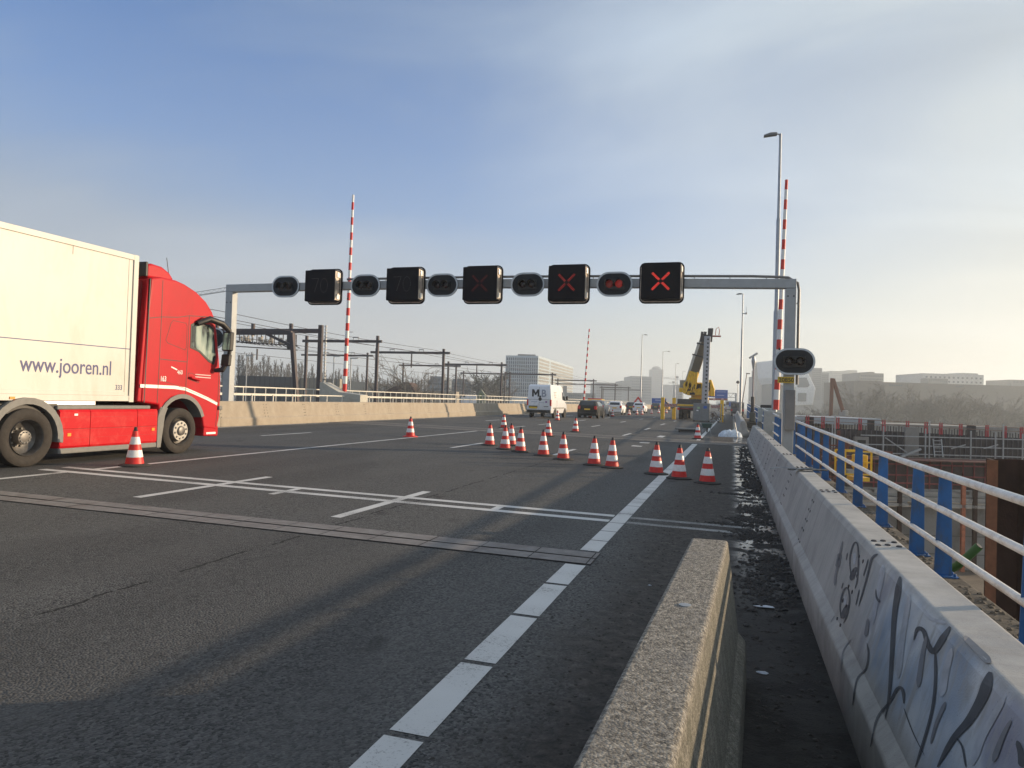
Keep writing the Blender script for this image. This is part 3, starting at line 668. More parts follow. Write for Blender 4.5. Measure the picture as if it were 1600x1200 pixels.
matrix_sign('square black lane sign with the brightest red cross, nearest the right post', -2.36, 5.67, 'X', 2.4)
def stadium(w_, h_, n=12):
    r = h_/2; a = w_/2-r
    return [(a+r*cos(-pi/2+pi*i/n), r*sin(-pi/2+pi*i/n)) for i in range(n+1)]+[(-a+r*cos(pi/2+pi*i/n), r*sin(pi/2+pi*i/n)) for i in range(n+1)]
M_lens = mat('dark_lens', (.018, .010, .012), .25, var=.3)
M_board = mat('signal_board', (.008, .012, .018), .6, var=.1, spec=.3)
def oval_signal(label, cx, cz, yy=GY-.2, w_=1.26, h_=.86, lit=(0, 0), sc=1.):
    t = thing('traffic_signal', label, 'traffic light', (cx*GK, yy, gz(cz)), 0, 'oval twin signal heads of the gantry'); t.scale = (sc,)*3
    MB().prism(stadium(w_, h_), 'y', -.02, .015).build('back_board', M_board, t)
    mb = MB(); ring(mb, stadium(w_, h_), stadium(w_-.12, h_-.12), -.030, -.018); mb.build('rim', M_rimw, t)
    MB().box(-.34, .34, -.06, -.02, -.19, .17).build('lamp_box', M_black, t, bevel=.01)
    for i, s in enumerate((-.165, .165)):
        lm = M_lens if not lit[i] else ledmat('lamp_red_%g' % lit[i], (1., .05, .04), lit[i])
        ln = MB().lathe([(.135, -.062), (.12, -.075), (.06, -.088), (0, -.09)], (s, 0, 0), 20, 'y').build('lamp', lm, t, smooth=True)
        mb = MB(); n = 16                                   # open-bottomed visor
        for k in range(n+1):
            a = -pi*.15+pi*1.3*k/n
            for yy_, rr in ((-.06, .15), (-.30+.10*abs(cos(a))*.5, .15)): mb.v.append((s+rr*cos(a), yy_, rr*sin(a)))
        mb.f = [(2*k, 2*k+1, 2*k+3, 2*k+2) for k in range(n)]; mb.mi = [0]*n
        vo_ = mb.build('visor', M_black, t, smooth=True); sd_ = vo_.modifiers.new('thick', 'SOLIDIFY'); sd_.thickness = .008
    MB().box(-.10, .10, .015, .06, -.1, .1).build('mount', M_gantry, t)
    return t
oval_signal('oval twin lamp signal, leftmost on the gantry beam', -16.75, 5.78)
oval_signal('oval twin lamp signal between the two 70 signs', -13.3, 5.76)
oval_signal('oval twin lamp signal right of the second 70 sign', -10.2, 5.73)
oval_signal('oval twin lamp signal left of the half bright red cross', -6.98, 5.70)
oval_signal('oval twin lamp signal with a glowing red right lamp on the gantry', -3.93, 5.66, lit=(.03, .09))
oval_signal('large oval twin signal low on the right gantry post above the yellow plate', 1.81, 3.12, lit=(0, 0), yy=GY-.24)
oval_signal('oval signal low on the left gantry post half hidden by the truck', -20.05, 3.75, yy=GY-.24)

# ------------------------------------------------------------------ raised booms
def striped(p0, p1, r0, r1, per, t, name='boom', first=0):
    p0, p1 = Vector(p0), Vector(p1); Ln = (p1-p0).length; n = int(Ln/per*2); k = 10
    mb = MB().tube([p0+(p1-p0)*i/n for i in range(n+1)], [r0+(r1-r0)*i/n for i in range(n+1)], k)
    for i in range(n):
        for j in range(k): mb.mi[i*k+j] = i % 2
    mb.build(name, [M_red, M_white], t, smooth=True)
def boom(label, x, y, zt, lean, zb=.0, r=(.125, .065), house=None):
    t = thing('boom_barrier', label, 'barrier boom', (x, y, zb))
    striped((0, 0, 1.55), (lean, 0, zt), r[0], r[1], .86, t)
    mb = MB()
    for z in (4.2, 6.9): mb.lathe([(.05, -.13), (.05, -.10)], (lean*z/zt, 0, z), 10, 'y')
    mb.build('lamp', M_black, t)
    return t
t = boom('raised red and white boom behind the right gantry post', 1.80, 34, 11.65, .22)
MB().prism([(-.5, 0), (.24, 0), (.24, 1.42), (-.18, 1.5), (-.5, 1.5)], 'y', -.3, .3).build('housing', mat('housing_grey', (.36, .37, .36), .5, var=.1), t, bevel=.03)
t = boom('tall raised red and white boom on the left beyond the barrier', -21.38, 37.5, 12.9, .12, g(-20))
MB().prism([(-1.15, .0), (1.45, 0), (1.45, 1.38), (.75, 1.45), (.1, 1.5), (-.95, 2.03), (-1.15, 2.03)], 'y', -.8, .1).build('housing', mat('housing_pale', (.44, .43, .38), .6, var=.1, dirt=(.2, .18, .15), dscale=2), t, bevel=.02)
t = boom('distant red and white boom standing up beyond the black car', -20.0, 101, 11.5, .5, g(-20), r=(.14, .08))
MB().box(-.5, .7, -.4, .4, 0, 1.5).build('housing', M_conc_old, t, bevel=.02)

# ------------------------------------------------------------------ lamp posts
def lamp(label, u, vt, y, h=15., arm=-1, armlen=.9, grp=None):
    p = onY(u, vt, y); t = thing('street_lamp', label, 'street lamp', (p.x, y, g(p.x)), 0, grp)
    h = p.z-g(p.x)
    MB().tube([(0, 0, 0), (0, 0, h*.42), (0, 0, h*.425), (0, 0, h*.72), (0, 0, h*.725), (0, 0, h)], [.13, .13, .10, .10, .075, .06], 10).build('pole', M_steel, t, smooth=True)
    MB().tube([(0, 0, h-.06), (arm*armlen*.5, 0, h+.02), (arm*armlen*.6, 0, h)], .035, 6).build('arm', M_steel, t)
    MB().prism([(arm*armlen*.45, h-.06), (arm*(armlen*.45+.62), h-.11), (arm*(armlen*.45+.62), h-.03), (arm*(armlen*.45+.3), h+.07), (arm*armlen*.45, h+.06)], 'y', -.13, .13).build('lamp_head', mat('lamp_head', (.16, .165, .17), .5, var=.05), t, bevel=.02)
    return t
lamp('tall nearest street lamp with its head pointing left, behind the right gantry post', 1219.5, 209, 38, arm=-1, armlen=.35)
t = lamp('street lamp right of the yellow crane with a small sensor on its pole', 1161, 459, 87, arm=-1, armlen=.25)
mb = MB().box(.05, .45, -.05, .05, 12.1, 12.2); mb.tube([(.4, 0, 12.2), (.4, 0, 12.9)], .02, 5); mb.lathe([(.1, 12.05), (.12, 12.2), (.05, 12.3)], (.4, 0, 0), 8); mb.build('sensor', M_steel, t)
lamp('slim street lamp left of the crane, the tallest of the distant ones', 1003.5, 523, 140, arm=1)
lamp('distant street lamp with a long arm reaching right, just left of the crane', 1036, 549, 180, arm=1, armlen=2.4)
lamp('smaller far street lamp behind the crane boom foot', 1056, 568, 235, arm=1)
lamp('smallest faint street lamp beside the crane boom', 1067, 580, 300, arm=1)
t = thing('street_lamp', 'leaning brown pole right of the sensor lamp post', 'pole', (2.1, 130, 0))
MB().tube([(-.9, 0, 0), (.0, 0, 7.1)], [.10, .06], 8).build('pole', mat('pole_brown', (.20, .13, .13), .6), t, smooth=True); MB().box(-.12, .5, -.1, .1, 7.05, 7.2).build('lamp_head', M_dark, t)
t = thing('street_lamp', 'tiny distant lamp post with round head near the camera mast', 'street lamp', (onY(1152, 640, 150).x, 150, 0))
MB().tube([(0, 0, 0), (0, 0, 6.2)], .06, 6).build('pole', M_steel, t); MB().lathe([(0, 5.9), (.35, 6.1), (.3, 6.4), (0, 6.6)], n=8).build('lamp_head', M_dark, t)
# camera mast
t = thing('camera_mast', 'mast with a surveillance camera on top and a dark wide lower tube', 'camera mast', (1.45, 60, 0))
MB().tube([(0, 0, 0), (0, 0, 2.4)], .14, 12).build('base_tube', M_dark, t, smooth=True)
MB().tube([(0, 0, 2.4), (0, 0, 5.4)], .055, 8).build('pole', mat('pole_violet', (.24, .20, .22), .5), t, smooth=True)
MB().lathe([(.07, 4.55), (.14, 5.0), (.17, 5.2), (.10, 5.5), (0, 5.55)], n=10).build('joint_bracket', M_steel, t, smooth=True)
c_ = MB().bar((-.30, 0, 5.42), (.28, 0, 5.80), .19, .15).build('camera', mat('camera_grey', (.5, .5, .48), .5), t, bevel=.02)
MB().bar((-.33, 0, 5.395), (-.29, 0, 5.42), .15, .12).build('lens', M_black, c_)
MB().box(-.40, .40, -.3, .3, 0, .45).build('ballast', M_black, t, bevel=.06); MB().box(-.22, .22, -.25, .25, .45, 1.2).build('cabinet', mat('cabinet_dark', (.06, .07, .06), .6), t, bevel=.05)

# ------------------------------------------------------------------ cones
def make_cone():
    t = thing('traffic_cone', '', 'traffic cone', (0, 0, 0))
    mb = MB(); n = 8; a0 = pi/8
    prof = [(.285, 0), (.285, .018), (.22, .038), (.185, .045)]
    mb.lathe(prof, n=n*3); mb.build('base', mat('cone_base', (.035, .033, .03), .85, var=.4, scale=12, bump=.4), t)
    def rr(z): return .172-(.172-.036)*(z-.04)/(.71)
    zs = [.04, .17, .31, .42, .565, .68, .75]
    mb = MB().lathe([(rr(.04), .04), (rr(.68), .68)], n=28); bd = mb.build('cone_body', M_red, t, smooth=True)
    for a, b_ in ((.17, .31), (.42, .565)): MB().lathe([(rr(a)+.0005, a), (rr(a)+.0035, a+.002), (rr(b_)+.0035, b_-.002), (rr(b_)+.0005, b_)], n=28).build('reflective_band', M_bandw, t, smooth=True)
    MB().lathe([(rr(.68), .68), (.034, .70), (.030, .745), (.020, .755), (0, .756)], n=20).build('tip', M_black, t, smooth=True)
    return t
c0 = make_cone(); c0['group'] = 'traffic cones closing off the right lanes'; snapshot()
cones = [(1105, 757, 'cone farthest right in the near row, on the muddy shoulder'), (1061, 750, 'cone standing on the white edge line, in front of the shoulder'), (1025, 743, 'cone just left of the white edge line in the near row'),
 (956, 733, 'right one of the close pair of cones in the middle of the lane'), (928, 729, 'left one of the close pair of cones in the middle of the lane'), (880, 720, 'cone with a white lane dash behind its foot, below the van'),
 (849, 714, 'cone directly in front of a second cone below the white van'), (857, 684, 'cone half hidden behind the front cone below the white van'), (813, 708, 'cone right of the tight group of three in the left row'),
 (789, 704, 'front cone of the tight overlapping trio'), (799, 698, 'back cone of the tight overlapping trio'), (765, 698, 'leftmost cone of the middle row, left of the trio'),
 (787, 671, 'cone standing alone behind the trio near the second joint'), (210, 730, 'cone beside the red truck on the stop line'), (899, 677, 'cone alone on the joint strip below the black car'),
 (1090, 688, 'cone far right on the edge line before the wheelbarrow'), (871, 659, 'cone beside the rear wheel of the white van'), (922, 655, 'cone directly behind the black car'),
 (957, 653, 'cone between the yellow pickup and the white hatchback, dark in the shade'), (983, 650.5, 'cone at the right rear wheel of the white hatchback'), (995, 650, 'first small far cone right of the white hatchback'), (1003, 650, 'second small far cone right of the white hatchback'),
 (1018, 648.5, 'far cone left of the second white car'), (1029, 647.5, 'far cone right of the second white car'), (1041, 647.5, 'far cone between the two left yellow posts')]
for i, (u, v, lab) in enumerate(cones):
    p = onG(u, v-2); 
    if i == 0: c0.location = (p.x, p.y, g(p.x)+.003); c0['label'] = lab
    else: cc_ = dup(c0, (p.x, p.y, g(p.x)+.006), random.uniform(0, 6), lab); cc_.rotation_euler.x = R(random.uniform(-1.3, 1.3))
t = thing('traffic_cone', 'cone with a bright red foot left on the solid line in the left lane', 'traffic cone', (0, 0, 0), 0, 'traffic cones closing off the right lanes')
for ch in KID[c0.name]:
    c = ch.copy(); c.data = ch.data.copy() if ch.name.startswith('base') else ch.data; COL.objects.link(c); c.parent = t
    if ch.name.startswith('base'): c.data.materials[0] = M_red; c['label'] = 'bright red cone foot'
p = onG(641, 682.5); t.location = (p.x, p.y, g(p.x)+.003)

# ------------------------------------------------------------------ the red truck with its white trailer
TX = -12.4; T = thing('articulated_truck', 'red truck tractor pulling a white box trailer along the left lane', 'truck', (TX, 0, g(TX)))
# trailer box: side plane local x = -.08
tb = MB().box(-2.63, -.08, -1.2, 12.83, 1.26, 4.36).build('trailer_box', M_trailer, T, bevel=.03)
mb = MB().box(-2.64, -.055, -1.2, 12.84, 4.27, 4.385); mb.box(-2.64, -.06, -1.2, 12.84, 1.22, 1.34); mb.box(-.082, -.052, 12.72, 12.85, 1.2, 4.39)
mb.box(-.082, -.07, -1.2, 12.6, 1.34, 1.42)
mb.build('edge_trim', M_trailer, tb, bevel=.012)
MB().box(-.08, -.076, -1.2, 12.72, 2.335, 2.352).build('blue_line', M_blueletter, tb)
MB().box(-.08, -.077, 11.2, 11.212, 4.1, 4.27).build('panel_gap', M_greyp, tb); MB().box(-.08, -.076, 12.60, 12.606, 1.34, 4.27).build('panel_gap', M_greyp, tb)
text('www.jooren.nl', .43, M_blueletter, tb, (-.0755, 10.19, 1.76), FX, sx=.80, off=.001)
text('333', .15, M_blueletter, tb, (-.0755, 12.36, 1.46), FX, sx=.85)
MB().box(-1.75, -1.55, -1, 13.2, .95, 1.22).build('trailer_chassis', M_black, T); MB().box(-1.15, -.95, -1, 13.2, .95, 1.22).build('trailer_chassis', M_black, T)
mb = MB().box(-.6, -.1, 10.6, 11.9, 1.14, 1.215); mb.box(-.55, -.15, 11.35, 11.6, 1.10, 1.2); mb.build('side_bracket', M_alu, T)
# tractor cab
cabp = [(13.02, 1.20), (13.52, 1.14), (13.56, .95), (13.62, 1.05), (13.72, 1.18), (13.90, 1.30), (14.12, 1.35), (14.40, 1.34), (14.66, 1.24), (14.86, 1.05), (14.96, .82), (15.02, .58), (15.5, .52),
        (15.58, .8), (15.60, 1.3), (15.58, 1.85), (15.50, 2.3), (15.38, 2.95), (15.27, 3.3), (15.18, 3.45), (14.95, 3.67), (14.60, 3.86), (14.21, 3.98), (13.92, 4.03), (13.45, 4.03), (13.17, 3.96), (13.10, 3.2)]
cab = MB().prism(cabp, 'x', -2.50, 0).build('cab', M_redp, T, bevel=.05, seg=4)
dfl = MB().prism([(13.17, 3.97), (13.17, 4.27), (13.30, 4.31), (13.60, 4.29), (13.84, 4.19), (13.98, 4.05), (13.9, 4.0)], 'x', -2.3, -.12).build('roof_deflector', M_redp, T, bevel=.05, seg=3)
MB().box(-2.3, -.12, 13.12, 13.18, 4.0, 4.32).build('deflector_edge', M_black, dfl, bevel=.01)
MB().prism([(12.93, 1.22), (13.10, 1.20), (13.16, 3.2), (13.18, 3.95), (13.10, 3.95)], 'x', -.09, -.03).build('side_deflector', M_redp, T, bevel=.02)
MB().prism([(13.075, 1.2), (13.10, 1.2), (13.15, 3.94), (13.125, 3.94)], 'x', -.10, .004).build('deflector_edge', M_black, T)
MB().box(-2.4, -.2, 12.96, 13.1, 1.2, 3.9).build('back_wall', mat('truck_red_dark', (.22, .012, .02), .5, var=.2), T)
def gapline(pts, w_=.016, par=cab, m_=M_black, x=.0015, nm='panel_gap'):
    mb = MB()
    for a, b_ in zip(pts[:-1], pts[1:]): mb.bar((x, *a), (x, *b_), w_, .004, up=(1, 0, 0))
    return mb.build(nm, m_, par)
gapline([(13.47, 1.18), (13.49, 2.2), (13.50, 3.10), (13.50, 3.96)]); gapline([(13.12, 3.06), (13.50, 3.13), (14.0, 3.18), (14.38, 3.26), (14.9, 3.30), (15.2, 3.32)])
gapline([(13.50, 2.18), (14.36, 2.16)]); gapline([(14.38, 3.26), (14.37, 2.4), (14.35, 1.40)])
gapline([(13.48, 1.72), (13.9, 1.63), (14.36, 1.52), (14.9, 1.37), (15.50, 1.20)], .008); gapline([(15.50, 2.02), (15.50, 1.15), (15.45, .6)])
gapline([(13.66, 2.62), (13.80, 3.02), (13.86, 3.09), (14.28, 3.07), (14.32, 3.0), (14.32, 2.50), (14.28, 2.44), (13.72, 2.56), (13.66, 2.62)], .010)
gapline([(12.96, 1.56), (13.46, 1.555), (14.0, 1.55), (14.34, 1.52), (14.7, 1.42), (15.1, 1.30), (15.48, 1.17)], .075, m_=M_white, x=.001, nm='white_stripe')
text('163', .17, M_white, cab, (.004, 13.53, 1.68), FX, sx=.75, off=.002)
text('460', .14, M_white, cab, (.004, 14.05, 1.86), FX, sx=.85)
gapline([(13.86, 2.02), (14.05, 1.96)], .03, m_=M_white, x=.002, nm='badge'); 
for zz in (1.88, 1.82): gapline([(14.66, zz), (15.2, zz-.01)], .022, m_=mat('small_white_lettering', (.62, .45, .45), .5), x=.002, nm='small_print')
wd = MB().prism([(14.44, 3.06), (14.55, 3.12), (15.10, 3.12), (15.24, 3.05), (15.36, 2.32), (15.30, 2.14), (15.10, 2.20), (14.75, 2.42), (14.44, 2.50)], 'x', -.01, .007).build('side_window', mat('window_frame', (.015, .015, .016), .4), cab, bevel=.004)
gm = bpy.data.materials.new('cab_glass'); gm.use_nodes = True; t_ = gm.node_tree; b_ = t_.nodes['Principled BSDF']
tco = N(t_, 'ShaderNodeTexCoord'); mp_ = N(t_, 'ShaderNodeMapping'); mp_.inputs['Scale'].default_value = (1, 2.6, .9); mp_.inputs['Location'].default_value = (0, 1.3, .2); L(t_, tco.outputs['Object'], mp_.inputs[0])
nn_ = N(t_, 'ShaderNodeTexNoise', i_Scale=1.5, i_Detail=2.); L(t_, mp_.outputs[0], nn_.inputs[0])
L(t_, ramp(t_, nn_.outputs[0], [(.42, (.02, .025, .022)), (.5, (.20, .26, .23)), (.62, (.36, .42, .36))]), b_.inputs['Base Color']); b_.inputs['Roughness'].default_value = .08; b_.inputs['Coat Weight'].default_value = .5  # daylight seen through the cab, painted into the pane's colour
MB().prism([(14.48, 3.02), (14.57, 3.07), (15.08, 3.07), (15.19, 3.01), (15.30, 2.33), (15.26, 2.21), (15.10, 2.26), (14.78, 2.46), (14.48, 2.55)], 'x', .006, .011).build('pane', gm, cab)
MB().bar((.03, 14.44, 1.80), (.03, 14.76, 1.74), .05, .11, up=(1, 0, 0)).build('door_handle', M_redp, cab, bevel=.02)
gapline([(14.42, 1.90), (14.55, 1.90), (14.78, 1.80), (14.78, 1.68), (14.42, 1.76), (14.42, 1.90)], .010)
ws = MB().prism([(15.405, 3.0), (15.425, 3.0), (15.60, 2.0), (15.56, 1.95)], 'x', -2.38, -.12).build('windscreen', M_glass, cab)
MB().prism([(15.05, 3.42), (15.30, 3.34), (15.44, 3.20), (15.42, 3.12), (15.22, 3.2)], 'x', -2.4, -.08).build('sun_visor', M_black, cab, bevel=.01)
MB().tube([(-.25, 13.98, 4.02), (-.25, 13.86, 4.55)], .008, 5).build('antenna', M_black, cab)
# mirror cluster
mr = MB().tube([(.03, 14.62, 3.10), (.16, 14.9, 3.24), (.24, 15.25, 3.16), (.26, 15.48, 3.02), (.27, 15.56, 2.7), (.26, 15.50, 2.25), (.20, 15.36, 2.02), (.04, 15.28, 2.0)], [.07, .075, .08, .07, .05, .05, .07, .05], 10).build('mirror_frame', M_black, T, smooth=True)
MB().prism([(15.40, 2.50), (15.54, 2.50), (15.56, 2.98), (15.42, 2.98)], 'x', .12, .38).build('mirror', M_black, mr, bevel=.03); MB().prism([(15.38, 2.12), (15.50, 2.12), (15.53, 2.42), (15.41, 2.42)], 'x', .12, .36).build('mirror', M_black, mr, bevel=.03)
MB().prism([(15.395, 2.53), (15.40, 2.53), (15.42, 2.95), (15.413, 2.95)], 'x', .14, .36).build('mirror_glass', mat('mirror_glass', (.45, .5, .5), .05, .9), mr)
# wheel arch trim, bumper, step
def arch(y, z, r0, r1, a0, a1, x0, x1, m_, par, name, n=14):
    P = [(y+r0*cos(a0+(a1-a0)*i/n), z+r0*sin(a0+(a1-a0)*i/n)) for i in range(n+1)]+[(y+r1*cos(a1+(a0-a1)*i/n), z+r1*sin(a1+(a0-a1)*i/n)) for i in range(n+1)]
    mb = MB(); k = len(P)
    for i in range(n):
        q = [P[i], P[i+1], P[k-2-i], P[k-1-i]]
        mb.prism(q, 'x', x0, x1)
    return mb.build(name, m_, par)
arch(14.25, .60, .70, .80, R(20), R(160), -.30, .02, M_greyp, T, 'wheel_arch')
MB().prism([(13.50, .18), (13.62, .18), (13.72, .9), (13.80, 1.08), (13.58, 1.10), (13.50, .9)], 'x', -.3, .012).build('wheel_arch', M_greyp, T, bevel=.01)
MB().prism([(15.03, .38), (15.56, .36), (15.57, .60), (15.5, .64), (15.04, .62)], 'x', -2.5, -.01).build('bumper', M_redp, T, bevel=.03)
MB().box(-.5, -.2, 15.06, 15.5, .62, .98).build('bumper_core', M_black, T); MB().box(-.012, .0, 15.12, 15.46, .42, .47).build('step_light', M_white, T); MB().box(-.06, -.02, 15.05, 15.12, .45, .86).build('step_side', M_redp, T); MB().box(-.3, -.03, 15.12, 15.48, .60, .64).build('step', M_greyp, T)
MB().box(-.16, .05, 15.50, 15.63, 1.02, 1.12).build('corner_lamp', M_greyp, T, bevel=.02)
# side skirts
for i, (a, b_) in enumerate(((11.0, 11.70), (11.71, 12.92), (12.93, 13.50))):
    sk = MB().prism([(-.30, .30), (-.02, .30), (.0, .34), (.0, .66), (-.008, .67), (0, .68), (.0, 1.00), (-.03, 1.05), (-.30, 1.05)], 'y', a, b_).build('side_skirt', M_redskirt, T, bevel=.004)
    mb = MB().box(-.005, .003, a, b_, .665, .672); mb.box(-.003, .0025, a, b_, .49, .493); mb.box(-.003, .0025, a, b_, .90, .904); mb.build('panel_gap', mat('crease_red', (.3, .03, .03), .6), sk)
MB().box(-.31, -.004, 11.0, 13.55, .19, .30).build('sill', M_greyp, T, bevel=.02)
MB().box(-.5, -.015, 10.95, 13.3, 1.05, 1.13).build('skirt_top', M_greyp, T, bevel=.02)
for yy, zz in ((11.22, .56), (13.38, .60)): MB().box(0, .008, yy-.04, yy+.04, zz-.03, zz+.03).build('side_marker', M_amber, T)
MB().box(-.001, .006, 11.32, 11.40, .93, .97).build('side_marker', M_white, T)
MB().box(-2.3, -.6, 9, 15.2, .45, 1.05).build('chassis', M_black, T)
# wheels
def wheel(y, r=.53, dual=False, x=0., par=T, w_=.30):
    o = MB().lathe([(r*.62, x-w_), (r*.93, x-w_), (r, x-w_*.85), (r, x-.05), (r*.985, x-.02), (r*.93, x), (r*.80, x+.004), (r*.66, x-.008), (r*.62, x-.03), (r*.62, x-w_)], (0, y, r), 44, 'x', cap=False).build('wheel', M_rubber, par, smooth=True)
    if dual:
        rm = MB().lathe([(r*.63, x-.02), (r*.615, x+.004), (r*.59, x-.02), (r*.56, x-.16), (r*.42, x-.22), (r*.26, x-.24), (r*.24, x-.06), (r*.13, x-.045), (0, x-.045)], (0, y, r), 36, 'x', cap=False).build('rim', M_rimd, o, smooth=True)
        mb = MB()
        for k in range(10): a = 2*pi*k/10; mb.lathe([(.02, x-.235), (.02, x-.20)], (0, y+.30*r*1.03*cos(a), r+.30*r*1.03*sin(a)), 8, 'x')
        mb.lathe([(r*.2, x-.058), (r*.19, x-.05)], (0, y, r), 20, 'x')
        for k in range(10): a = 2*pi*k/10; mb.lathe([(.014, x-.05), (.012, x-.035)], (0, y+.185*r*cos(a), r+.185*r*sin(a)), 8, 'x')
    else:
        rm = MB().lathe([(r*.63, x-.03), (r*.615, x-.0), (r*.59, x-.02), (r*.56, x-.10), (r*.46, x-.12), (r*.45, x+.0), (r*.43, x+.012), (r*.22, x+.012), (r*.20, x-.0), (r*.19, x+.05), (r*.12, x+.062), (0, x+.062)], (0, y, r), 36, 'x', cap=False).build('rim', [M_rimd, mat('hub_silver', (.34, .33, .31), .5, .4, var=.15, scale=20)], o, smooth=True)
        for p in rm.data.polygons:
            if p.center.x > x-.02 and math.hypot(p.center.y-y, p.center.z-r) < r*.46 and math.hypot(p.center.y-y, p.center.z-r) > r*.19: p.material_index = 1
        mb = MB()
        for k in range(10): a = 2*pi*k/10+.2; mb.lathe([(.024, x+.011), (.022, x+.03)], (0, y+.34*r*cos(a), r+.34*r*sin(a)), 8, 'x')
        rb_ = MB()
        for k in range(10): a = 2*pi*k/10+.5; rb_.lathe([(.036, x-.118), (.034, x-.115)], (0, y+.51*r*cos(a), r+.51*r*sin(a)), 8, 'x')
        rb_.build('rim_hole', M_black, o)
    mb.build('wheel_nut', M_greyp, o)
    return o
M_rimd = mat('rim_dark_steel', (.12, .115, .11), .45, .5, var=.3, scale=10, dirt=(.07, .05, .04), dscale=8)
mb = MB()
for k in range(24): mb.box(-.08, -.0765, -1+k*.57, -.985+k*.57, 1.345, 1.36)
mb.build('rivet_row', M_greyp, tb)
for yy in (3.2, 6.6, 10.0): MB().box(-.075, -.045, yy, yy+.10, 1.245, 1.29).build('marker_light', M_amber, tb)
wheel(14.25, .535, x=-.02); wheel(10.32, .54, dual=True, x=.02); wheel(14.25, .535, x=-2.2); wheel(10.32, .54, x=-1.9)
for yy in (.4, 1.7, 3.0): wheel(yy, .5, dual=True, x=-.12)
arch(10.32, .52, .64, .76, R(-8), R(170), -.5, .02, M_greyp, T, 'mudguard')
MB().box(-2.4, -.08, 9.4, 11.0, .98, 1.16).build('fifth_wheel', M_black, T)

# ------------------------------------------------------------------ vehicles ahead
def carpaint(n, c): return mat('car_paint_'+n, c, .42, .0, var=.05, spec=.25, coat=.0)
def car(label, cat, paint, W=1.8, st=None, wheels=(.75, 3.3), r=.32, glass=True, gw=.03):
    """body lofted through stations (y, bottom, mid, belt z, roof z, belt half width, roof half width)"""
    t = thing('car' if cat == 'car' else cat.replace(' ', '_'), label, cat, (0, 0, 0)); mb = MB(); gm_ = MB(); rg = MB()
    h = W/2; rings = []
    for (y, zb, zm, zbelt, zr, wb, wr) in st:
        k = h*wb; rings.append([(-k*.94, y, zb), (-k, y, zm), (-k*.985, y, zbelt), (-h*wr, y, zr), (h*wr, y, zr), (k*.985, y, zbelt), (k, y, zm), (k*.94, y, zb)])
    n = len(rings[0])
    for rr in rings: mb.v += rr
    for i in range(len(rings)-1):
        for j in range(n): mb.f.append((i*n+j, i*n+(j+1) % n, (i+1)*n+(j+1) % n, (i+1)*n+j))
    mb.f += [tuple(range(n)), tuple((len(rings)-1)*n+j for j in range(n))]; mb.mi = [0]*len(mb.f)
    body = mb.build('body', paint, t, smooth=True, bevel=.035, seg=2)
    # wheels and black arches
    for y in wheels:
        for s in (-1, 1):
            wl = MB().lathe([(r*.6, -.10), (r*.95, -.10), (r, -.07), (r, .07), (r*.95, .10), (r*.6, .10)], (s*(h-.10), y, r), 20, 'x').build('wheel', M_rubber, t, smooth=True)
            MB().lathe([(r*.62, .0), (r*.6, .085), (r*.3, .07), (0, .08)] if s > 0 else [(r*.62, 0), (r*.6, -.085), (r*.3, -.07), (0, -.08)], (s*(h-.10), y, r), 14, 'x').build('rim', M_alu, wl, smooth=True)
            MB().lathe([(r*1.18, -.01), (r*1.18, .012), (0, .012)] if s > 0 else [(r*1.18, .01), (r*1.18, -.012), (0, -.012)], (s*(h-.005), y, r+.03), 20, 'x').build('wheel_arch', M_black, t)
    return t, body, h
def quad(name, pts, m, par, th=.006):
    o = MB().add(pts, [tuple(range(len(pts)))]).build(name, m, par); s = o.modifiers.new('thick', 'SOLIDIFY'); s.thickness = th; s.offset = 0; return o
def hatch(label, paint, x, y, rot=0, van=False, H=1.48, Lg=4.0, W=1.76, tail='high'):
    k = H/1.48; q = Lg/4.0
    st = [(0, .38, .55, .95*k, 1.0*k, .90, .80), (.06, .28, .55, .98*k, 1.06*k, .97, .80), (.28*q, .24, .55, 1.0*k, 1.36*k, .99, .72), (.55*q, .22, .55, 1.0*k, 1.46*k, 1, .71), (1.4*q, .2, .55, .99*k, 1.50*k, 1, .72),
          (2.2*q, .2, .55, .97*k, 1.44*k, 1, .70), (2.95*q, .2, .55, .94*k, 1.0*k, 1, .74), (3.6*q, .22, .5, .84*k, .88*k, .97, .7), (3.93*q, .28, .5, .7*k, .72*k, .86, .6), (4.0*q, .35, .5, .6*k, .62*k, .8, .5)]
    t, b, h = car(label, 'car', paint, W, st, (.72*q, 3.2*q))
    quad('rear_window', [(-h*.66, .085, 1.09*k), (h*.66, .085, 1.09*k), (h*.60, .27*q, 1.36*k), (-h*.60, .27*q, 1.36*k)], M_glass, t, .03)
    for s in (-1, 1):
        quad('side_window', [(s*h*.955, .55*q, 1.04*k), (s*h*.95, 2.75*q, 1.02*k), (s*h*.76, 2.2*q, 1.38*k), (s*h*.77, .60*q, 1.38*k)], M_glass, t, .05)
        MB().box(min(s*h*.66, s*h*.93), max(s*h*.66, s*h*.93), -.015, .10, .74*k, 1.04*k).build('tail_light', M_redlens, t, bevel=.03)
    quad('windscreen', [(-h*.8, 2.9*q, 1.03*k), (h*.8, 2.9*q, 1.03*k), (h*.68, 2.28*q, 1.41*k), (-h*.68, 2.28*q, 1.41*k)], M_glass, t, .03)
    MB().box(-h*.92, h*.92, -.04, .15, .28, .52).build('rear_bumper', paint if tail == 'high' else M_black, t, bevel=.04)
    MB().box(-.26, .26, -.02, .01, .70*k, .81*k).build('number_plate', M_plate, t)
    t.location = (x, y, g(x)); t.rotation_euler.z = rot; return t
hatch('black hatchback with a round red tail light, right behind the white van', carpaint('black', (.012, .014, .016)), -12.35, 64, W=1.85, H=1.55, Lg=4.2)
hatch('grey car mostly hidden ahead of the black hatchback', carpaint('grey', (.30, .31, .33)), -13.25, 73, H=1.6, Lg=4.3)
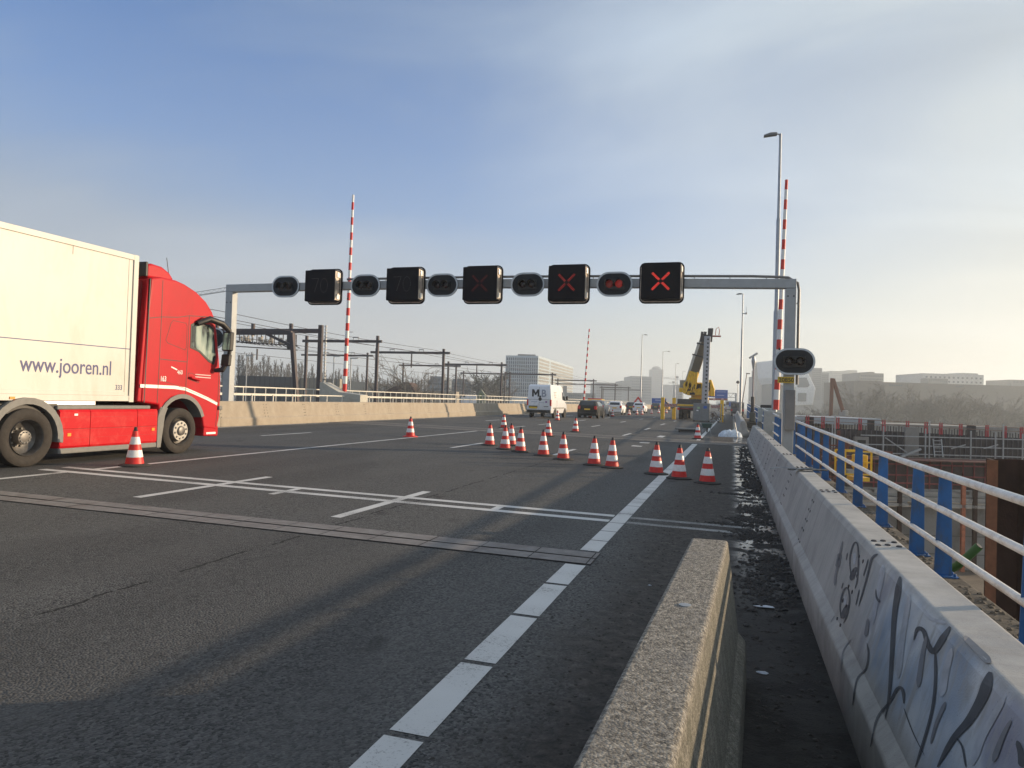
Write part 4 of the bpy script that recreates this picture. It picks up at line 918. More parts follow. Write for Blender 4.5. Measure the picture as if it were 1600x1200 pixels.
hatch('white hatchback in the middle of the queue right of the yellow pickup', carpaint('white', (.75, .76, .78)), -13.35, 86, H=1.55, W=1.82)
hatch('dark grey car half hidden left of the second white car', carpaint('dark', (.05, .06, .07)), -14.9, 112, H=1.5)
hatch('second white car farther along, left of the yellow posts', carpaint('white', (.75, .76, .78)), -13.0, 106, H=1.5, Lg=4.4, rot=0)
hatch('dark car seen between the left yellow posts', carpaint('dark', (.05, .06, .07)), -14.0, 140, H=1.5)
hatch('orange yellow car beyond the yellow posts', carpaint('orange', (.6, .3, .03)), -13.2, 150, H=1.7)
# yellow service pickup
st = [(0, .45, .6, 1.0, 1.04, .95, .9), (.05, .35, .6, 1.05, 1.5, .98, .84), (1.5, .3, .6, 1.05, 1.72, 1, .82), (3.0, .3, .6, 1.04, 1.68, 1, .8), (3.8, .3, .6, 1.02, 1.1, 1, .8), (4.7, .35, .55, .9, .94, .95, .75), (4.85, .45, .55, .7, .74, .85, .6)]
t, b, h = car('yellow road service pickup with a dark rear and red beacon bar', 'pickup', carpaint('yellow', (.75, .47, .02)), 1.9, st, (.85, 3.9), .37)
quad('rear_window', [(-h*.8, .02, 1.08), (h*.8, .02, 1.08), (h*.78, .04, 1.48), (-h*.78, .04, 1.48)], M_glass, t, .04)
MB().box(-h*.9, h*.9, -.05, .02, .55, 1.02).build('tailgate', M_black, t, bevel=.02)
for s in (-1, 1):
    quad('side_window', [(s*h*.97, 1.6, 1.1), (s*h*.95, 3.6, 1.08), (s*h*.84, 3.0, 1.6), (s*h*.86, 1.6, 1.62)], M_glass, t, .05)
    MB().box(min(s*h*.78, s*h*.98), max(s*h*.78, s*h*.98), -.03, .06, .8, 1.2).build('tail_light', M_redlens, t, bevel=.02)
bb = MB().box(-.75, .75, .7, 1.1, 1.70, 1.80).build('beacon_bar', M_redlens, t, bevel=.03)
t.location = (-14.6, 79, g(-14.6))
# white van
VX = -14.93; W = 2.06
st = [(0, .50, .8, 1.45, 2.52, .97, .86), (.04, .42, .8, 1.45, 2.58, .99, .88), (.3, .40, .8, 1.45, 2.70, 1, .84), (3.6, .38, .8, 1.45, 2.72, 1, .84), (4.3, .38, .8, 1.42, 2.62, 1, .82), (4.75, .38, .8, 1.38, 2.30, 1, .80), (5.35, .38, .75, 1.22, 1.45, .99, .82), (5.95, .40, .7, 1.02, 1.14, .94, .75), (6.1, .45, .65, .8, .85, .86, .6)]
vp = mat('van_white', (.74, .76, .80), .35, var=.04, dirt=(.5, .5, .48), dscale=2, damt=.4, coat=.3)
t, b, h = car('white panel van with a large black and grey MB on its rear doors', 'van', vp, W, st, (1.35, 4.95), .36)
for s in (-1, 1):
    MB().box(min(s*h*.86, s*h*.995), max(s*h*.86, s*h*.995), -.02, .09, .98, 1.50).build('tail_light', M_redlens, t, bevel=.03)
    quad('side_window', [(s*h*.975, 4.0, 1.5), (s*h*.975, 5.05, 1.42), (s*h*.90, 4.7, 2.1), (s*h*.905, 4.0, 2.15)], M_glass, t, .08)
    MB().box(min(s*h*1.02, s*h*1.22), max(s*h*1.02, s*h*1.22), 4.95, 5.1, 1.5, 1.85).build('mirror', M_black, t, bevel=.04)
MB().box(-h*.95, h*.95, -.10, .12, .42, .66).build('rear_bumper', M_black, t, bevel=.03)
MB().box(-h*.86, h*.86, -.015, .005, 1.475, 1.50).build('door_strip', M_greyp, t); MB().box(-.006, .006, -.012, .004, .66, 2.5).build('door_gap', M_greyp, t)
MB().box(-h*.82, -.12, -.022, .004, .82, .98).build('plate_recess', M_black, t); MB().box(-.80, -.14, -.03, -.02, .76, .90).build('number_plate', M_plate, t)
MB().lathe([(.14, 0), (.10, -.02)], (.08, 0, 1.52), 12, 'y').build('emblem', M_black, t)
mm_ = MB(); a = .04
mm_.prism([(-.60, 1.72), (-.60, 2.30), (-.44, 2.30), (-.30, 2.02), (-.16, 2.30), (0, 2.30), (0, 1.72), (-.14, 1.72), (-.14, 2.06), (-.26, 1.84), (-.34, 1.84), (-.46, 2.06), (-.46, 1.72)], 'y', -.02, .0).build('lettering', M_black, t); text('B', .80, mat('letter_grey', (.30, .33, .40), .5), t, (.17, -.014, 1.72), FY, off=.02, sx=.9)
MB().box(.02, .15, -.02, -.004, 1.66, 1.80).build('lettering', M_black, t)
gt_ = mat('letter_soft', (.42, .46, .55), .5)
MB().box(-.65, -.15, -.008, .004, 1.28, 1.33).build('small_print', gt_, t); MB().box(0, .45, -.008, .004, 1.22, 1.26).build('small_print', gt_, t)
MB().box(.52, .66, -.01, .004, 1.24, 1.36).build('small_print', mat('letter_violet', (.25, .08, .3), .5), t); MB().box(.40, .78, -.01, .004, .90, .96).build('small_print', M_greyp, t)
MB().box(h*.985, h*1.0, 1.9, 1.94, .5, 1.45).build('door_gap', M_greyp, t); MB().box(h*.96, h*1.012, .6, 4.6, .78, .86).build('side_moulding', M_greyp, t)
for y0, z0, ww in ((1.2, 2.05, .5), (1.2, 1.85, .45), (1.25, 1.65, .35)): MB().box(h*.965, h*.99, y0, y0+ww, z0, z0+.07).build('small_print', mat('letter_sand', (.55, .50, .40), .5), t)
t.location = (VX, 57, g(VX))
# lorry-sized silhouettes and cars at the far end on the right
for lab, u, v, D, s, c in [('pale small lorry in the far traffic right of the crane gate', 1141, 640, 190, (2.4, 2.8, 6), (.5, .5, .48)), ('white vehicle low behind the far blue sign', 1128, 640, 210, (2.3, 2.2, 5), (.65, .66, .66)), ('dark van in the far traffic by the barrier end', 1152, 646, 120, (2.0, 2.2, 4.5), (.1, .1, .11))]:
    p = onY(u, v, D); t = thing('lorry', lab, 'lorry', (p.x, D, g(p.x))); cp = carpaint('%g' % c[0], c)
    MB().box(-s[0]/2, s[0]/2, 0, s[2], .6, s[1]).build('body', cp, t, bevel=.1); MB().box(-s[0]*.42, s[0]*.42, -.03, .02, s[1]*.62, s[1]*.88).build('rear_window', M_glass, t)
    MB().box(-s[0]/2, s[0]/2, -.05, .1, .4, .7).build('bumper', M_black, t)
    for q in (-1, 1):
        MB().lathe([(.42, -.12), (.42, .12)], (q*s[0]*.42, 1, .42), 14, 'x').build('wheel', M_rubber, t); MB().box(q*s[0]*.43-.12, q*s[0]*.43+.12, -.06, 0, .8, 1.1).build('tail_light', M_redlens, t)

# ------------------------------------------------------------------ crane truck, striped gate, cabin
CY = 78
def cp(u, v, y=CY): return onY(u, v, y)
t = thing('crane_truck', 'yellow mobile crane with its grey telescopic boom raised to the right', 'crane', (-3.6, CY, g(-3.6))); o0 = Vector(t.location)
def l(u, v, dy=0, y=CY): q = onY(u, v, y)-o0; return (q.x, dy, q.z)
MB().box(-1.75, .6, 0, 9.5, .95, 1.35).build('chassis', M_black, t); MB().box(-1.95, .95, -.3, 9, 1.35, 2.15).build('deck', mat('crane_deck', (.06, .06, .06), .7, var=.3), t, bevel=.04)
for x in (-1.65, -1.15, .35, .75):
    for y in (.6, 2.0, 7.0):
        wl = MB().lathe([(.28, -.16), (.5, -.16), (.52, -.1), (.52, .1), (.5, .16), (.28, .16)], (x, y, .52), 24, 'x').build('wheel', M_rubber, t, smooth=True)
        MB().lathe([(.28, .1), (.2, .05), (0, .08)], (x, y, .52), 12, 'x').build('rim', M_yellow, wl)
for x in (-1.8, .7): MB().box(x-.12, x+.12, -.34, -.28, 1.0, 1.25).build('tail_light', M_redlens, t)
MB().box(-1.6, .6, -.34, -.3, 1.1, 1.18).build('marker_stripe', mat('dull_red', (.3, .03, .03), .6), t)
MB().lathe([(1.0, 2.15), (1.0, 2.3), (.8, 2.32), (.8, 2.9)], (.15, 1.2, 0), 24).build('turntable', M_yellow, t, smooth=True)
p_ = MB().prism([(-1.4, 2.75), (-1.3, 3.75), (-.3, 3.8), (.7, 3.75), (1.0, 4.15), (1.4, 4.2), (1.7, 3.3), (1.4, 2.55), (-.9, 2.55)], 'y', -.4, 2.4).build('superstructure', M_yellow, t, bevel=.05)
MB().box(-1.75, -1.15, -.3, 1.6, 2.9, 4.1).build('operator_cab', mat('cab_beige', (.30, .28, .22), .4, var=.15), t, bevel=.06); MB().box(-1.8, -1.1, -.35, 1.65, 2.85, 3.3).build('cab_door', M_yellow, t, bevel=.04)
MB().lathe([(.42, -.5), (.45, -.42), (.45, .2)], (-.95, 0, 3.55), 18, 'y').build('counterweight', M_yellow, t, smooth=True); MB().lathe([(.34, -.5), (.36, -.4), (.36, .2)], (.95, 0, 3.25), 18, 'y').build('winch', M_black, t, smooth=True)
for q_ in ((-1.0, -.5, 3.0, 3.3), (-.3, .1, 3.2, 3.6), (.5, .8, 2.75, 3.4), (1.1, 1.3, 3.4, 3.9), (-.7, -.2, 2.6, 2.85)): MB().box(q_[0], q_[1], -.44, -.38, q_[2], q_[3]).build('vent', M_black, t)
for k_ in range(2): MB().tube([(-1.1+k_*.5, -.45, 2.6), (-.9+k_*.45, -.55, 3.1+.1*k_), (-.5+k_*.3, -.48, 3.7)], .035, 5).build('hydraulic_hose', M_black, t, smooth=True)
MB().box(1.35, 1.75, -.5, .6, 2.5, 3.3).build('side_panel', M_yellow, t, bevel=.03)
b0, b1 = Vector(l(1077, 606)), Vector(l(1103, 524)); d = b1-b0
bs = MB().bar(b0, b0+d*.30, .98, 1.0, up=(0, 1, 0)).build('boom_base', M_yellow, t, bevel=.03)
M_boom = mat('boom_grey', (.50, .48, .43), .5, .2, var=.15, scale=3); M_boomd = mat('boom_brown', (.10, .075, .04), .6, var=.2, scale=3)
for i, (s0, s1, wd_) in enumerate(((.10, .60, .95), (.58, .82, .82), (.80, 1.0, .68))):
    MB().bar(b0+d*s0, b0+d*s1, wd_, .9-.1*i, up=(0, 1, 0)).build('boom_section', M_boomd, t, bevel=.02)
    sd_ = Vector((-d.z, 0, d.x)).normalized()
    MB().bar(b0+d*s0+sd_*(wd_/2), b0+d*s1+sd_*(wd_/2), .26, .92-.1*i, up=(0, 1, 0)).build('boom_flank', M_boom, t)
    MB().bar(b0+d*s1-sd_*(wd_*.6), b0+d*s1+sd_*(wd_*.75), .13, .95, up=(0, 1, 0)).build('boom_collar', M_black, t)
for x in (-.42, .02, .42): MB().tube([Vector((x+b0.x+.2, -.45, b0.z-.5)), b0+d*.30+Vector((x*.8, -.5, 0))], .09, 8).build('lift_cylinder', M_yellow, t)
hd = MB()
for x in (-.35, -.05, .35, .6): hd.bar(b1+Vector((x-.1, -.2, -.7)), b1+Vector((x, -.2, .35 if x < .3 else .7)), .26, .4)
hd.build('boom_head', M_dark, t)
MB().tube([b1+Vector((.5, -.3, -.1)), b1+Vector((1.5, -.3, -.12))], .09, 6).build('jib_pin', mat('rust_red', (.33, .07, .04), .6), t)
MB().tube([b1+Vector((.95, -.3, 0)), b1+Vector((1.0, -.3, .6)), b1+Vector((1.25, -.3, .85)), b1+Vector((1.35, -.3, .45)), b1+Vector((1.3, -.3, 0))], .04, 6).build('hose_loop', mat('rust_red', (.33, .07, .04), .6), t)
MB().bar(Vector(l(1066, 599)), Vector(l(1078, 596)), .22, .3).build('hook_block', M_dark, t); MB().box(*(lambda q: (q[0]-.35, q[0]+.35, -.4, .4, q[2]-.35, q[2]+.35))(l(1092, 603))).build('hydraulic_box', M_yellow, t, bevel=.1)
# perforated column hanging from the crane
q0, q1 = cp(1101.5, 634), cp(1106, 527); t = thing('steel_column', 'tall grey perforated column hanging upright from the crane tip', 'steel column', (q0.x, CY-1.1, q0.z)); dq = q1-q0
MB().bar((0, 0, 0), dq, .62, .5, up=(0, 1, 0)).build('profile', mat('column_grey', (.36, .37, .40), .45, .3, var=.1), t, bevel=.02)
mb = MB()
for i in range(17):
    c_ = dq*((i+.8)/17.6); mb.lathe([(.10, -.262), (.10, -.24)], (c_.x+.08, 0, c_.z), 10, 'y')
mb.build('hole_row', M_black, t)
# striped gate with yellow posts
t = thing('height_gate', 'grey and red striped beam on yellow posts in front of the crane', 'gate', (0, 74, 0))
def gp(u, v): return onY(u, v, 74)
for u in (1035, 1050, 1127.5): q = gp(u, 657 if u > 1100 else 655); MB().box(q.x-.17, q.x+.17, -.15 if u != 1050 else 2, .15 if u != 1050 else 2.3, 0, 2.15+(.12 if u < 1100 else 0)).build('post', M_yellow, t, bevel=.02)
qa, qb = gp(1034, 632.5), gp(1129, 633); MB().box(qa.x, qb.x, -.12, .12, qa.z-.18, qa.z+.14).build('beam', mat('beam_grey', (.42, .41, .40), .5, var=.1), t)
mb = MB()
for ua, ub in ((1036, 1058), (1105, 1127)):
    k = 9
    for i in range(k):
        xa = gp(ua+(ub-ua)*i/k, 632).x; xb = gp(ua+(ub-ua)*(i+.5)/k, 632).x
        mb.prism([(xa, qa.z-.16), (xb, qa.z-.16), (xb+.12, qa.z+.12), (xa+.12, qa.z+.12)], 'y', -.126, -.121)
mb.build('stripes', mat('dull_red2', (.42, .04, .03), .6), t)
q = gp(1083, 634); q2 = gp(1109, 634); MB().box(gp(1075, 634).x-1, q2.x-.2, -.3, .0, q.z-.05, q.z+.12).build('yellow_beam', M_yellow, t)
for s, u in ((-1, 1050), (1, 1050)): q = gp(u, 645); MB().bar((q.x, .1, 1.2), (q.x+s*.8, .1, 2.0), .10).build('brace', M_dark, t)
# grey site cabin and wire cage
qa, qb = onY(1083, 657, 72), onY(1109, 657, 72)
t = thing('generator_cabin', 'grey metal cabin with small stickers below the striped gate', 'cabin', (qa.x, 71.5, g(qa.x)))
wd_ = qb.x-qa.x; MB().box(0, wd_, 0, 2.2, .1, 1.75).build('body', mat('cabin_grey', (.20, .21, .22), .5, .3, var=.15, scale=3), t, bevel=.03)
MB().box(wd_*.25, wd_*.4, -.01, .004, 1.2, 1.4).build('sticker', mat('sticker_green', (.3, .45, .25), .5), t); MB().box(wd_*.62, wd_*.82, -.01, .004, 1.25, 1.5).build('sticker', M_signblue, t); MB().box(wd_*.20, wd_*.32, -.012, .004, 1.0, 1.1).build('sticker', M_white, t)
mb = MB(); [mb.box(wd_*f-.015, wd_*f+.015, -.014, 0, .12, 1.72) for f in (.05, .5, .95)]; mb.box(0, wd_, -.014, 0, .9, .93); mb.build('panel_frame', M_greyp, t)
for x in (.1, wd_-.1): MB().box(x-.06, x+.06, .1, .3, 0, .12).build('foot', M_black, t)
t = thing('wire_cage', 'open metal cage filled with rusty fittings beside the grey cabin', 'cage', (qb.x+.05, 71.5, g(qb.x)))
mb = MB(); cw = 1.0
for x in (0, cw): 
    for y in (0, 1.1): mb.bar((x, y, 0), (x, y, 1.7), .05)
for z in (.15, .9, 1.7):
    for y in (0, 1.1): mb.bar((0, y, z), (cw, y, z), .04)
for k in range(8): mb.bar((cw*k/8, 0, .15), (cw*k/8, 0, 1.7), .015)
mb.build('frame', M_steel, t); mb = MB(); random.seed(9)
for _ in range(26): a = Vector((random.uniform(.1, .9), random.uniform(.2, .9), random.uniform(.2, .95))); mb.bar(a, a+Vector((random.uniform(-.4, .4), .1, random.uniform(-.3, .4))), .06)
mb.build('fittings', M_rust, t)
# trolley, wheelbarrow, plastic bag heap, leaning rod
p = onG(1081, 676); t = thing('flat_trolley', 'low flat dark trolley lying on the lane before the crane', 'trolley', (p.x-.2, p.y, g(p.x)))
MB().box(-.75, .55, -.25, .55, .16, .24).build('platform', M_greyp, t, bevel=.02); MB().box(-.55, .45, -.2, .5, .05, .16).build('frame', M_black, t)
for x in (-.5, .4): MB().lathe([(.08, -.03), (.08, .03)], (x, -.2, .08), 12, 'x').build('wheel', M_rubber, t)
p = onG(1104, 676); t = thing('wheelbarrow', 'dark green wheelbarrow seen from behind with pale handles', 'wheelbarrow', (p.x, p.y, g(p.x)))
MB().prism([(-.30, .55), (.30, .55), (.20, .28), (-.20, .28)], 'y', 0, .8).build('tray', mat('barrow_green', (.02, .06, .05), .6), t, bevel=.02)
for s in (-1, 1): MB().tube([(s*.18, .7, .2), (s*.25, .1, .32), (s*.34, -.45, .55)], .018, 6).build('handle', M_alu, t); MB().tube([(s*.2, .1, .3), (s*.22, .05, 0)], .016, 6).build('leg', M_steel, t)
MB().lathe([(.10, -.04), (.19, -.04), (.2, 0), (.19, .04), (.10, .04)], (0, .85, .2), 18, 'x').build('wheel', M_rubber, t)
p = onG(1141, 683); t = thing('plastic_heap', 'heap of white and clear plastic sheeting dumped on the shoulder', 'plastic sheeting', (p.x, p.y+.3, g(p.x)))
random.seed(4); mb = MB(); NX, NY = 40, 16
for i in range(NX+1):
    for j in range(NY+1):
        u, v = i/NX*2-1, j/NY*2-1; rr = max(0, 1-(abs(u)**2.6+abs(v)**2.4)); h_ = .36*rr**.5
        h_ += .09*noise.noise(Vector((u*4, v*3, 2)))*rr**.3+.04*noise.noise(Vector((u*12, v*8, 5)))*(rr > .02)
        mb.v.append((u*.62+.03*noise.noise(Vector((u*5, v*5, 9))), v*.45, max(.004, h_)))
mb.f = [(i*(NY+1)+j, (i+1)*(NY+1)+j, (i+1)*(NY+1)+j+1, i*(NY+1)+j+1) for i in range(NX) for j in range(NY)]; mb.mi = [0]*len(mb.f)
mb.build('sheet', mat('plastic_sheet', (.60, .66, .72), .2, var=.35, scale=5, bump=.8, bscale=9), t, smooth=True)
MB().tube([(.38, -.5, 0), (.22, -.55, .78)], .014, 6).build('rod', M_steel, t)

# IBC tank, far signs
p = onY(1196, 655, 47); t = thing('liquid_tank', 'white cube tank in a metal cage behind the blue railing', 'tank', (p.x, 47, g(p.x)+.75))
MB().box(-.42, .42, 0, 1.0, .0, .85).build('tank', mat('tank_white', (.42, .48, .48), .5, var=.1), t, bevel=.05); mb = MB()
for k in range(5): x = -.45+.9*k/4; mb.bar((x, -.03, 0), (x, -.03, .88), .025)
for z in (.05, .3, .55, .86): mb.bar((-.46, -.04, z), (.46, -.04, z), .025)
mb.build('cage', M_steel, t); MB().box(-.3, .4, .2, .8, .87, 1.05).build('hose_bundle', M_black, t, bevel=.06); MB().box(-.46, .46, 0, 1.0, -.9, -.02).build('pallet', M_greyp, t)
t = thing('road_sign_gantry', 'far lattice gantry carrying two blue direction signs', 'sign gantry', (0, 165, 0))
def sp(u, v): return onY(u, v, 165)
def panel(ua, ub, va, vb, m_, par, y=-.3):
    a, b_ = sp(ua, va), sp(ub, vb); return MB().box(a.x, b_.x, y, y+.12, b_.z, a.z).build('sign_panel', m_, par, bevel=.02)
mb = MB(); a, b_ = sp(1100, 614), sp(1150, 614.5)
for dz in (0, -.9): mb.bar((a.x, 0, a.z+.1+dz), (b_.x, 0, a.z+.1+dz), .12)
k = 12
for i in range(k): x0 = a.x+(b_.x-a.x)*i/k; x1 = a.x+(b_.x-a.x)*(i+1)/k; mb.bar((x0, 0, a.z+.1-(0 if i % 2 else .9)), (x1, 0, a.z+.1-(.9 if i % 2 else 0)), .07)
mb.build('truss', M_steel, t); MB().box(b_.x-.15, b_.x+.15, -.15, .15, -.2, a.z+.1).build('post', M_steel, t)
for args in ((1107, 1117.5, 611.5, 621), (1117.5, 1137, 609, 624)):
    pn = panel(*args, M_signblue, t); ua, ub, va, vb = args; mb = MB(); q = (ub-ua)/4
    for i, (f, gq) in enumerate(((.15, .3), (.5, .66), (.72, .82))): A, B = sp(ua+q*.5, va+(vb-va)*f), sp(ub-q*(.5+i*.6), va+(vb-va)*gq); mb.box(A.x, B.x, -.33, -.3, B.z+.08, A.z-.08)
    mb.build('sign_text', mat('sign_text_pale', (.42, .5, .68), .5), pn)
pn = panel(1107, 1137, 622, 626, mat('sign_red_brown', (.28, .07, .06), .5), t, -.35)
for u in (1116, 1129): A = sp(u, 624); MB().lathe([(.28, -.37), (.28, -.34)], (A.x, 0, A.z), 12, 'y').build('sign_symbol', mat('symbol_pink', (.65, .35, .33), .5), pn)
for lab, ua, ub, va, vb, D in (('wide blue road sign seen behind the left yellow posts', 1018.5, 1041, 622, 630.5, 150), ('small distant blue road sign right of the gantry signs', 1139, 1150, 628, 635.5, 190)):
    A, B = onY(ua, va, D), onY(ub, vb, D); t = thing('road_sign', lab, 'road sign', ((A.x+B.x)/2, D, 0)); w_ = (B.x-A.x)/2
    MB().box(-w_, w_, -.1, 0, B.z, A.z).build('sign_panel', M_signblue, t, bevel=.02); MB().box(-w_*.5, w_*.3, -.12, -.1, B.z+(A.z-B.z)*.55, B.z+(A.z-B.z)*.7).build('sign_text', mat('sign_text_pale', (.42, .5, .68), .5), t)
    for s in (-.7, .7): MB().box(w_*s-.08, w_*s+.08, 0, .1, -1, B.z).build('post', M_steel, t)
p = onY(997, 628, 130); t = thing('warning_board', 'red and white diamond warning board beyond the white hatchback', 'warning sign', (p.x, 130, g(p.x)))
zc_ = p.z-g(p.x); MB().prism([(0, zc_-1.0), (.75, zc_), (0, zc_+1.0), (-.75, zc_)], 'y', -.03, .03).build('board', M_red, t); MB().prism([(0, zc_-.5), (.38, zc_), (0, zc_+.5), (-.38, zc_)], 'y', -.04, -.03).build('board_centre', M_white, t); MB().box(-.4, .4, .03, .3, 0, zc_).build('stand', M_dark, t)

# ------------------------------------------------------------------ railway on the left
M_ballast = mat('ballast', (.16, .14, .125), .95, var=.4, scale=14, bump=.6)
struct(MB().prism([(-20.2, .28), (-23.2, .30), (-23.2, -2), (-20.2, -2)], 'y', -30, 500).build('service_path', M_conc_old))
struct(MB().prism([(-23.2, .0), (-75, .0), (-80, -6), (-23.2, -6)], 'y', -30, 700).build('railway_bed', M_ballast))
for i in range(6):
    x = -29-5.2*i
    t = thing('rail_track', '', 'railway track', (x, 0, 0))
    for s in (-.72, .72): MB().box(s-.04, s+.04, -20, 600, .02, .20).build('rail', M_rust, t)
    tag(t, ['railway track nearest the road, left of the barrier', 'second railway track from the road', 'third railway track from the road', 'fourth railway track from the road', 'fifth railway track from the road', 'sixth railway track, the farthest from the road'][i], 'railway track')
def fence(label, x, y0, y1, z, h, sp_, m_, rails=(1., .5), pw=.05, post_m=None, zs=None):
    t = thing('fence', label, 'fence', (x, y0, z)); mb = MB()
    for r_ in rails: mb.bar((0, 0, h*r_), (0, y1-y0, h*r_), .055)
    mb.build('rails', m_, t); k = int((y1-y0)/sp_)
    pm = MB().bar((0, 0, 0), (0, 0, h), pw).build('post', post_m or m_, t)
    for i in range(1, min(k, 99)+1): q = pm.copy(); COL.objects.link(q); q.parent = t; q.location.y = i*sp_
    if k > 99:
        mb = MB()
        for i in range(100, k+1): mb.bar((0, i*sp_, 0), (0, i*sp_, h), pw)
        o = mb.build('post', m_, t); o['kind'] = 'stuff'
    return t
M_fw = mat('fence_white', (.62, .60, .54), .5, var=.08)
fence('pale rail fence directly behind the left concrete barrier', -20.9, 6, 160, .3, 1.25, 1.6, M_fw, (1., .62), .05)
fence('white rail fence along the service path farther left', -23.1, 10, 170, .3, 1.58, .9, M_fw, (1., .75, .5, .25), .035)
M_port = mat('portal_steel', (.055, .048, .055), .6, .3, var=.15, dirt=(.16, .09, .06), dscale=2)
def portal(label, y, xr, xl, zr_=7.6, sz=.26, drops=(), insul=(), left=True, right=True, top=8., xext=.9, parts=None):
    t = thing('catenary_portal', label, 'overhead line portal', (xr, y, 0), 0, 'overhead line portals of the railway')
    if right: MB().box(-sz/2, sz/2, -sz/2, sz/2, 0, top).build('mast', M_port, t)
    if left: MB().box(xl-xr-sz/2, xl-xr+sz/2, -sz/2, sz/2, 0, top).build('mast', M_port, t)
    MB().box(xl-xr-xext, xext, -sz*.4, sz*.4, zr_-sz*.55, zr_+sz*.55).build('cross_beam', M_port, t)
    for dx in drops: MB().box(dx-.07, dx+.07, -.07, .07, zr_-2.0, zr_).build('dropper', M_port, t)
    for dx in insul:
        ii = MB(); ii.bar((dx-.35, 0, zr_), (dx-.3, 0, zr_+.42), .06); ii.bar((dx+.35, 0, zr_), (dx+.3, 0, zr_+.42), .06); ii.bar((dx-.35, 0, zr_+.42), (dx+.35, 0, zr_+.42), .12); ii.build('insulator', M_steel, t)
    return t
portal('nearest heavy portal whose thick mast stands right of the left gantry post', 60, -36.9, -62, 7.45, .36, drops=(), xext=.1)
t = bpy.data.objects['catenary_portal']; 
for dx in (-3.2, -7.4, -11.5): MB().box(dx-.14, dx+.14, -.12, .12, 7.0, 8.15).build('stub_mast', M_port, t)
lad = MB(); 
for k in range(26): lad.box(.42, .62, -.06, .06, .3+k*.30, .3+k*.30+.16)
lad.build('step_plates', M_fw, t); MB().box(.50, .53, -.03, .03, 0, 8).build('ladder_rail', M_dark, t)
for u_, v_ in ((0, 0),): pass
portal('second portal, its beam crossing behind the left boom', 71, -36.7, -45.4, 7.4, .26, drops=(), insul=(-2.6,), xext=.5)
mb = thing('catenary_portal', 'leaning Y shaped steel mast with a diagonal brace left of the boom', 'overhead line mast', (-36, 52, 0), 0, 'overhead line portals of the railway')
a, b_, c_, e_ = onY(456, 520, 52), onY(466, 616, 52), onY(365, 521, 52), onY(417, 522, 52)
o_ = Vector((-36, 52, 0)); MB().bar(a-o_, Vector((b_.x, 52, 0))-o_, .32).build('mast', M_port, mb); MB().bar(a-o_, c_-o_+Vector((-6, 0, 0)), .3).build('cross_beam', M_port, mb); MB().bar(e_-o_, onY(458, 541, 52)-o_, .2).build('brace', M_port, mb)
portal('far portal left of the boom with a thin beam', 100, -53.3, -63.9, 7.55, .24, insul=(-2.5, -7))
portal('portal spanning the middle, right of the red and white boom', 90, -36.8, -46.6, 7.45, .28, drops=(-4.6,), insul=(-3.2, -7.5), left=True)
portal('portal behind the middle one, half its width hidden', 130, -50.5, -61.5, 7.55, .26, insul=(-4, -8))
portal('portal before the glass office building with one long dropper', 122, -38.9, -48.9, 7.5, .28, drops=(-4.6,), insul=(-2, -6.5))
portal('portal in front of the dark trees left of the office building', 166, -52, -62.5, 7.5, .28, insul=(-4,))
portal('portal crossing the glass office front above the van', 165, -40.2, -50.5, 7.5, .32, insul=())
portal('portal right of the van with its beam over the far boom', 208, -38.5, -49, 7.5, .3, drops=())
portal('second portal right of the van, smaller and farther', 255, -39.5, -60, 7.5, .34)
portal('small distant portal left of the slim lamp post', 300, -41, -52, 7.5, .36)
portal('smallest distant portal beneath the far tower block', 350, -42, -60, 7.5, .38)
# insulator and switch gear rack
rk = thing('switchgear_rack', 'rack of white insulators and switches hung below the railway beam', 'insulator rack', (-36, 56, 0))
o_ = Vector((-36, 56, 0)); mb = MB(); mi_ = MB(); random.seed(12)
for k in range(2):
    a, b_ = onY(367, 534+k*7, 56)-o_, onY(465, 540+k*7, 56)-o_; mb.bar(a, b_, .09)
for k in range(44):
    s = k/43; u = 367+98*s; v = 524+8*s
    if .22 < (s*3.1) % 1 < .93:
        q = onY(u, v+random.uniform(-1, 3), 56)-o_; h_ = random.uniform(.28, .5)
        MB().lathe([(.05, 0), (.13, .02), (.06, .08), (.14, .12), (.06, .18), (.14, .22), (.06, .28), (.12, h_)], (q.x, random.uniform(-.4, .4), q.z-.4), 8).build('insulator', mat('porcelain', (.55, .50, .42), .4, var=.2), rk)
    if k % 3 == 0:
        q = onY(u, v+9, 56)-o_; mb.bar(q, q+Vector((0, 0, 1.0)), .06); mb.bar(q+Vector((-.3, 0, .1)), q+Vector((.35, 0, -.15)), .06)
mb.build('frame', M_port, rk)
a = onY(402, 545, 56)-o_; MB().box(a.x-.05, a.x+.05, -.05, .05, a.z-1.0, a.z).build('hanger', M_port, rk)
q = onY(455, 530, 56)-o_; MB().lathe([(.3, 0), (.38, .2), (.38, 1.3), (.25, 1.5)], (q.x, 0, q.z-.9), 14).build('transformer', M_dark, rk)
# thin lattice posts and small lamps of the railway
for lab, u, vt, y in (('thin grey railway lamp post between the gantry post and the leaning mast', 386, 556, 70), ('thin railway lamp post just left of the left boom', 522, 557, 85), ('slim tall pole just right of the left boom', 545, 519, 120), ('camera pole with two small heads right of the left boom', 548.5, 560, 75)):
    p = onY(u, vt, y); t = thing('railway_lamp', lab, 'lamp post', (p.x, y, 0)); MB().tube([(0, 0, 0), (0, 0, p.z)], .05+y*.0003, 6).build('pole', M_steel, t); MB().box(-.1, .9, -.08, .08, p.z-.04, p.z+.08).build('lamp_head', M_steel, t)
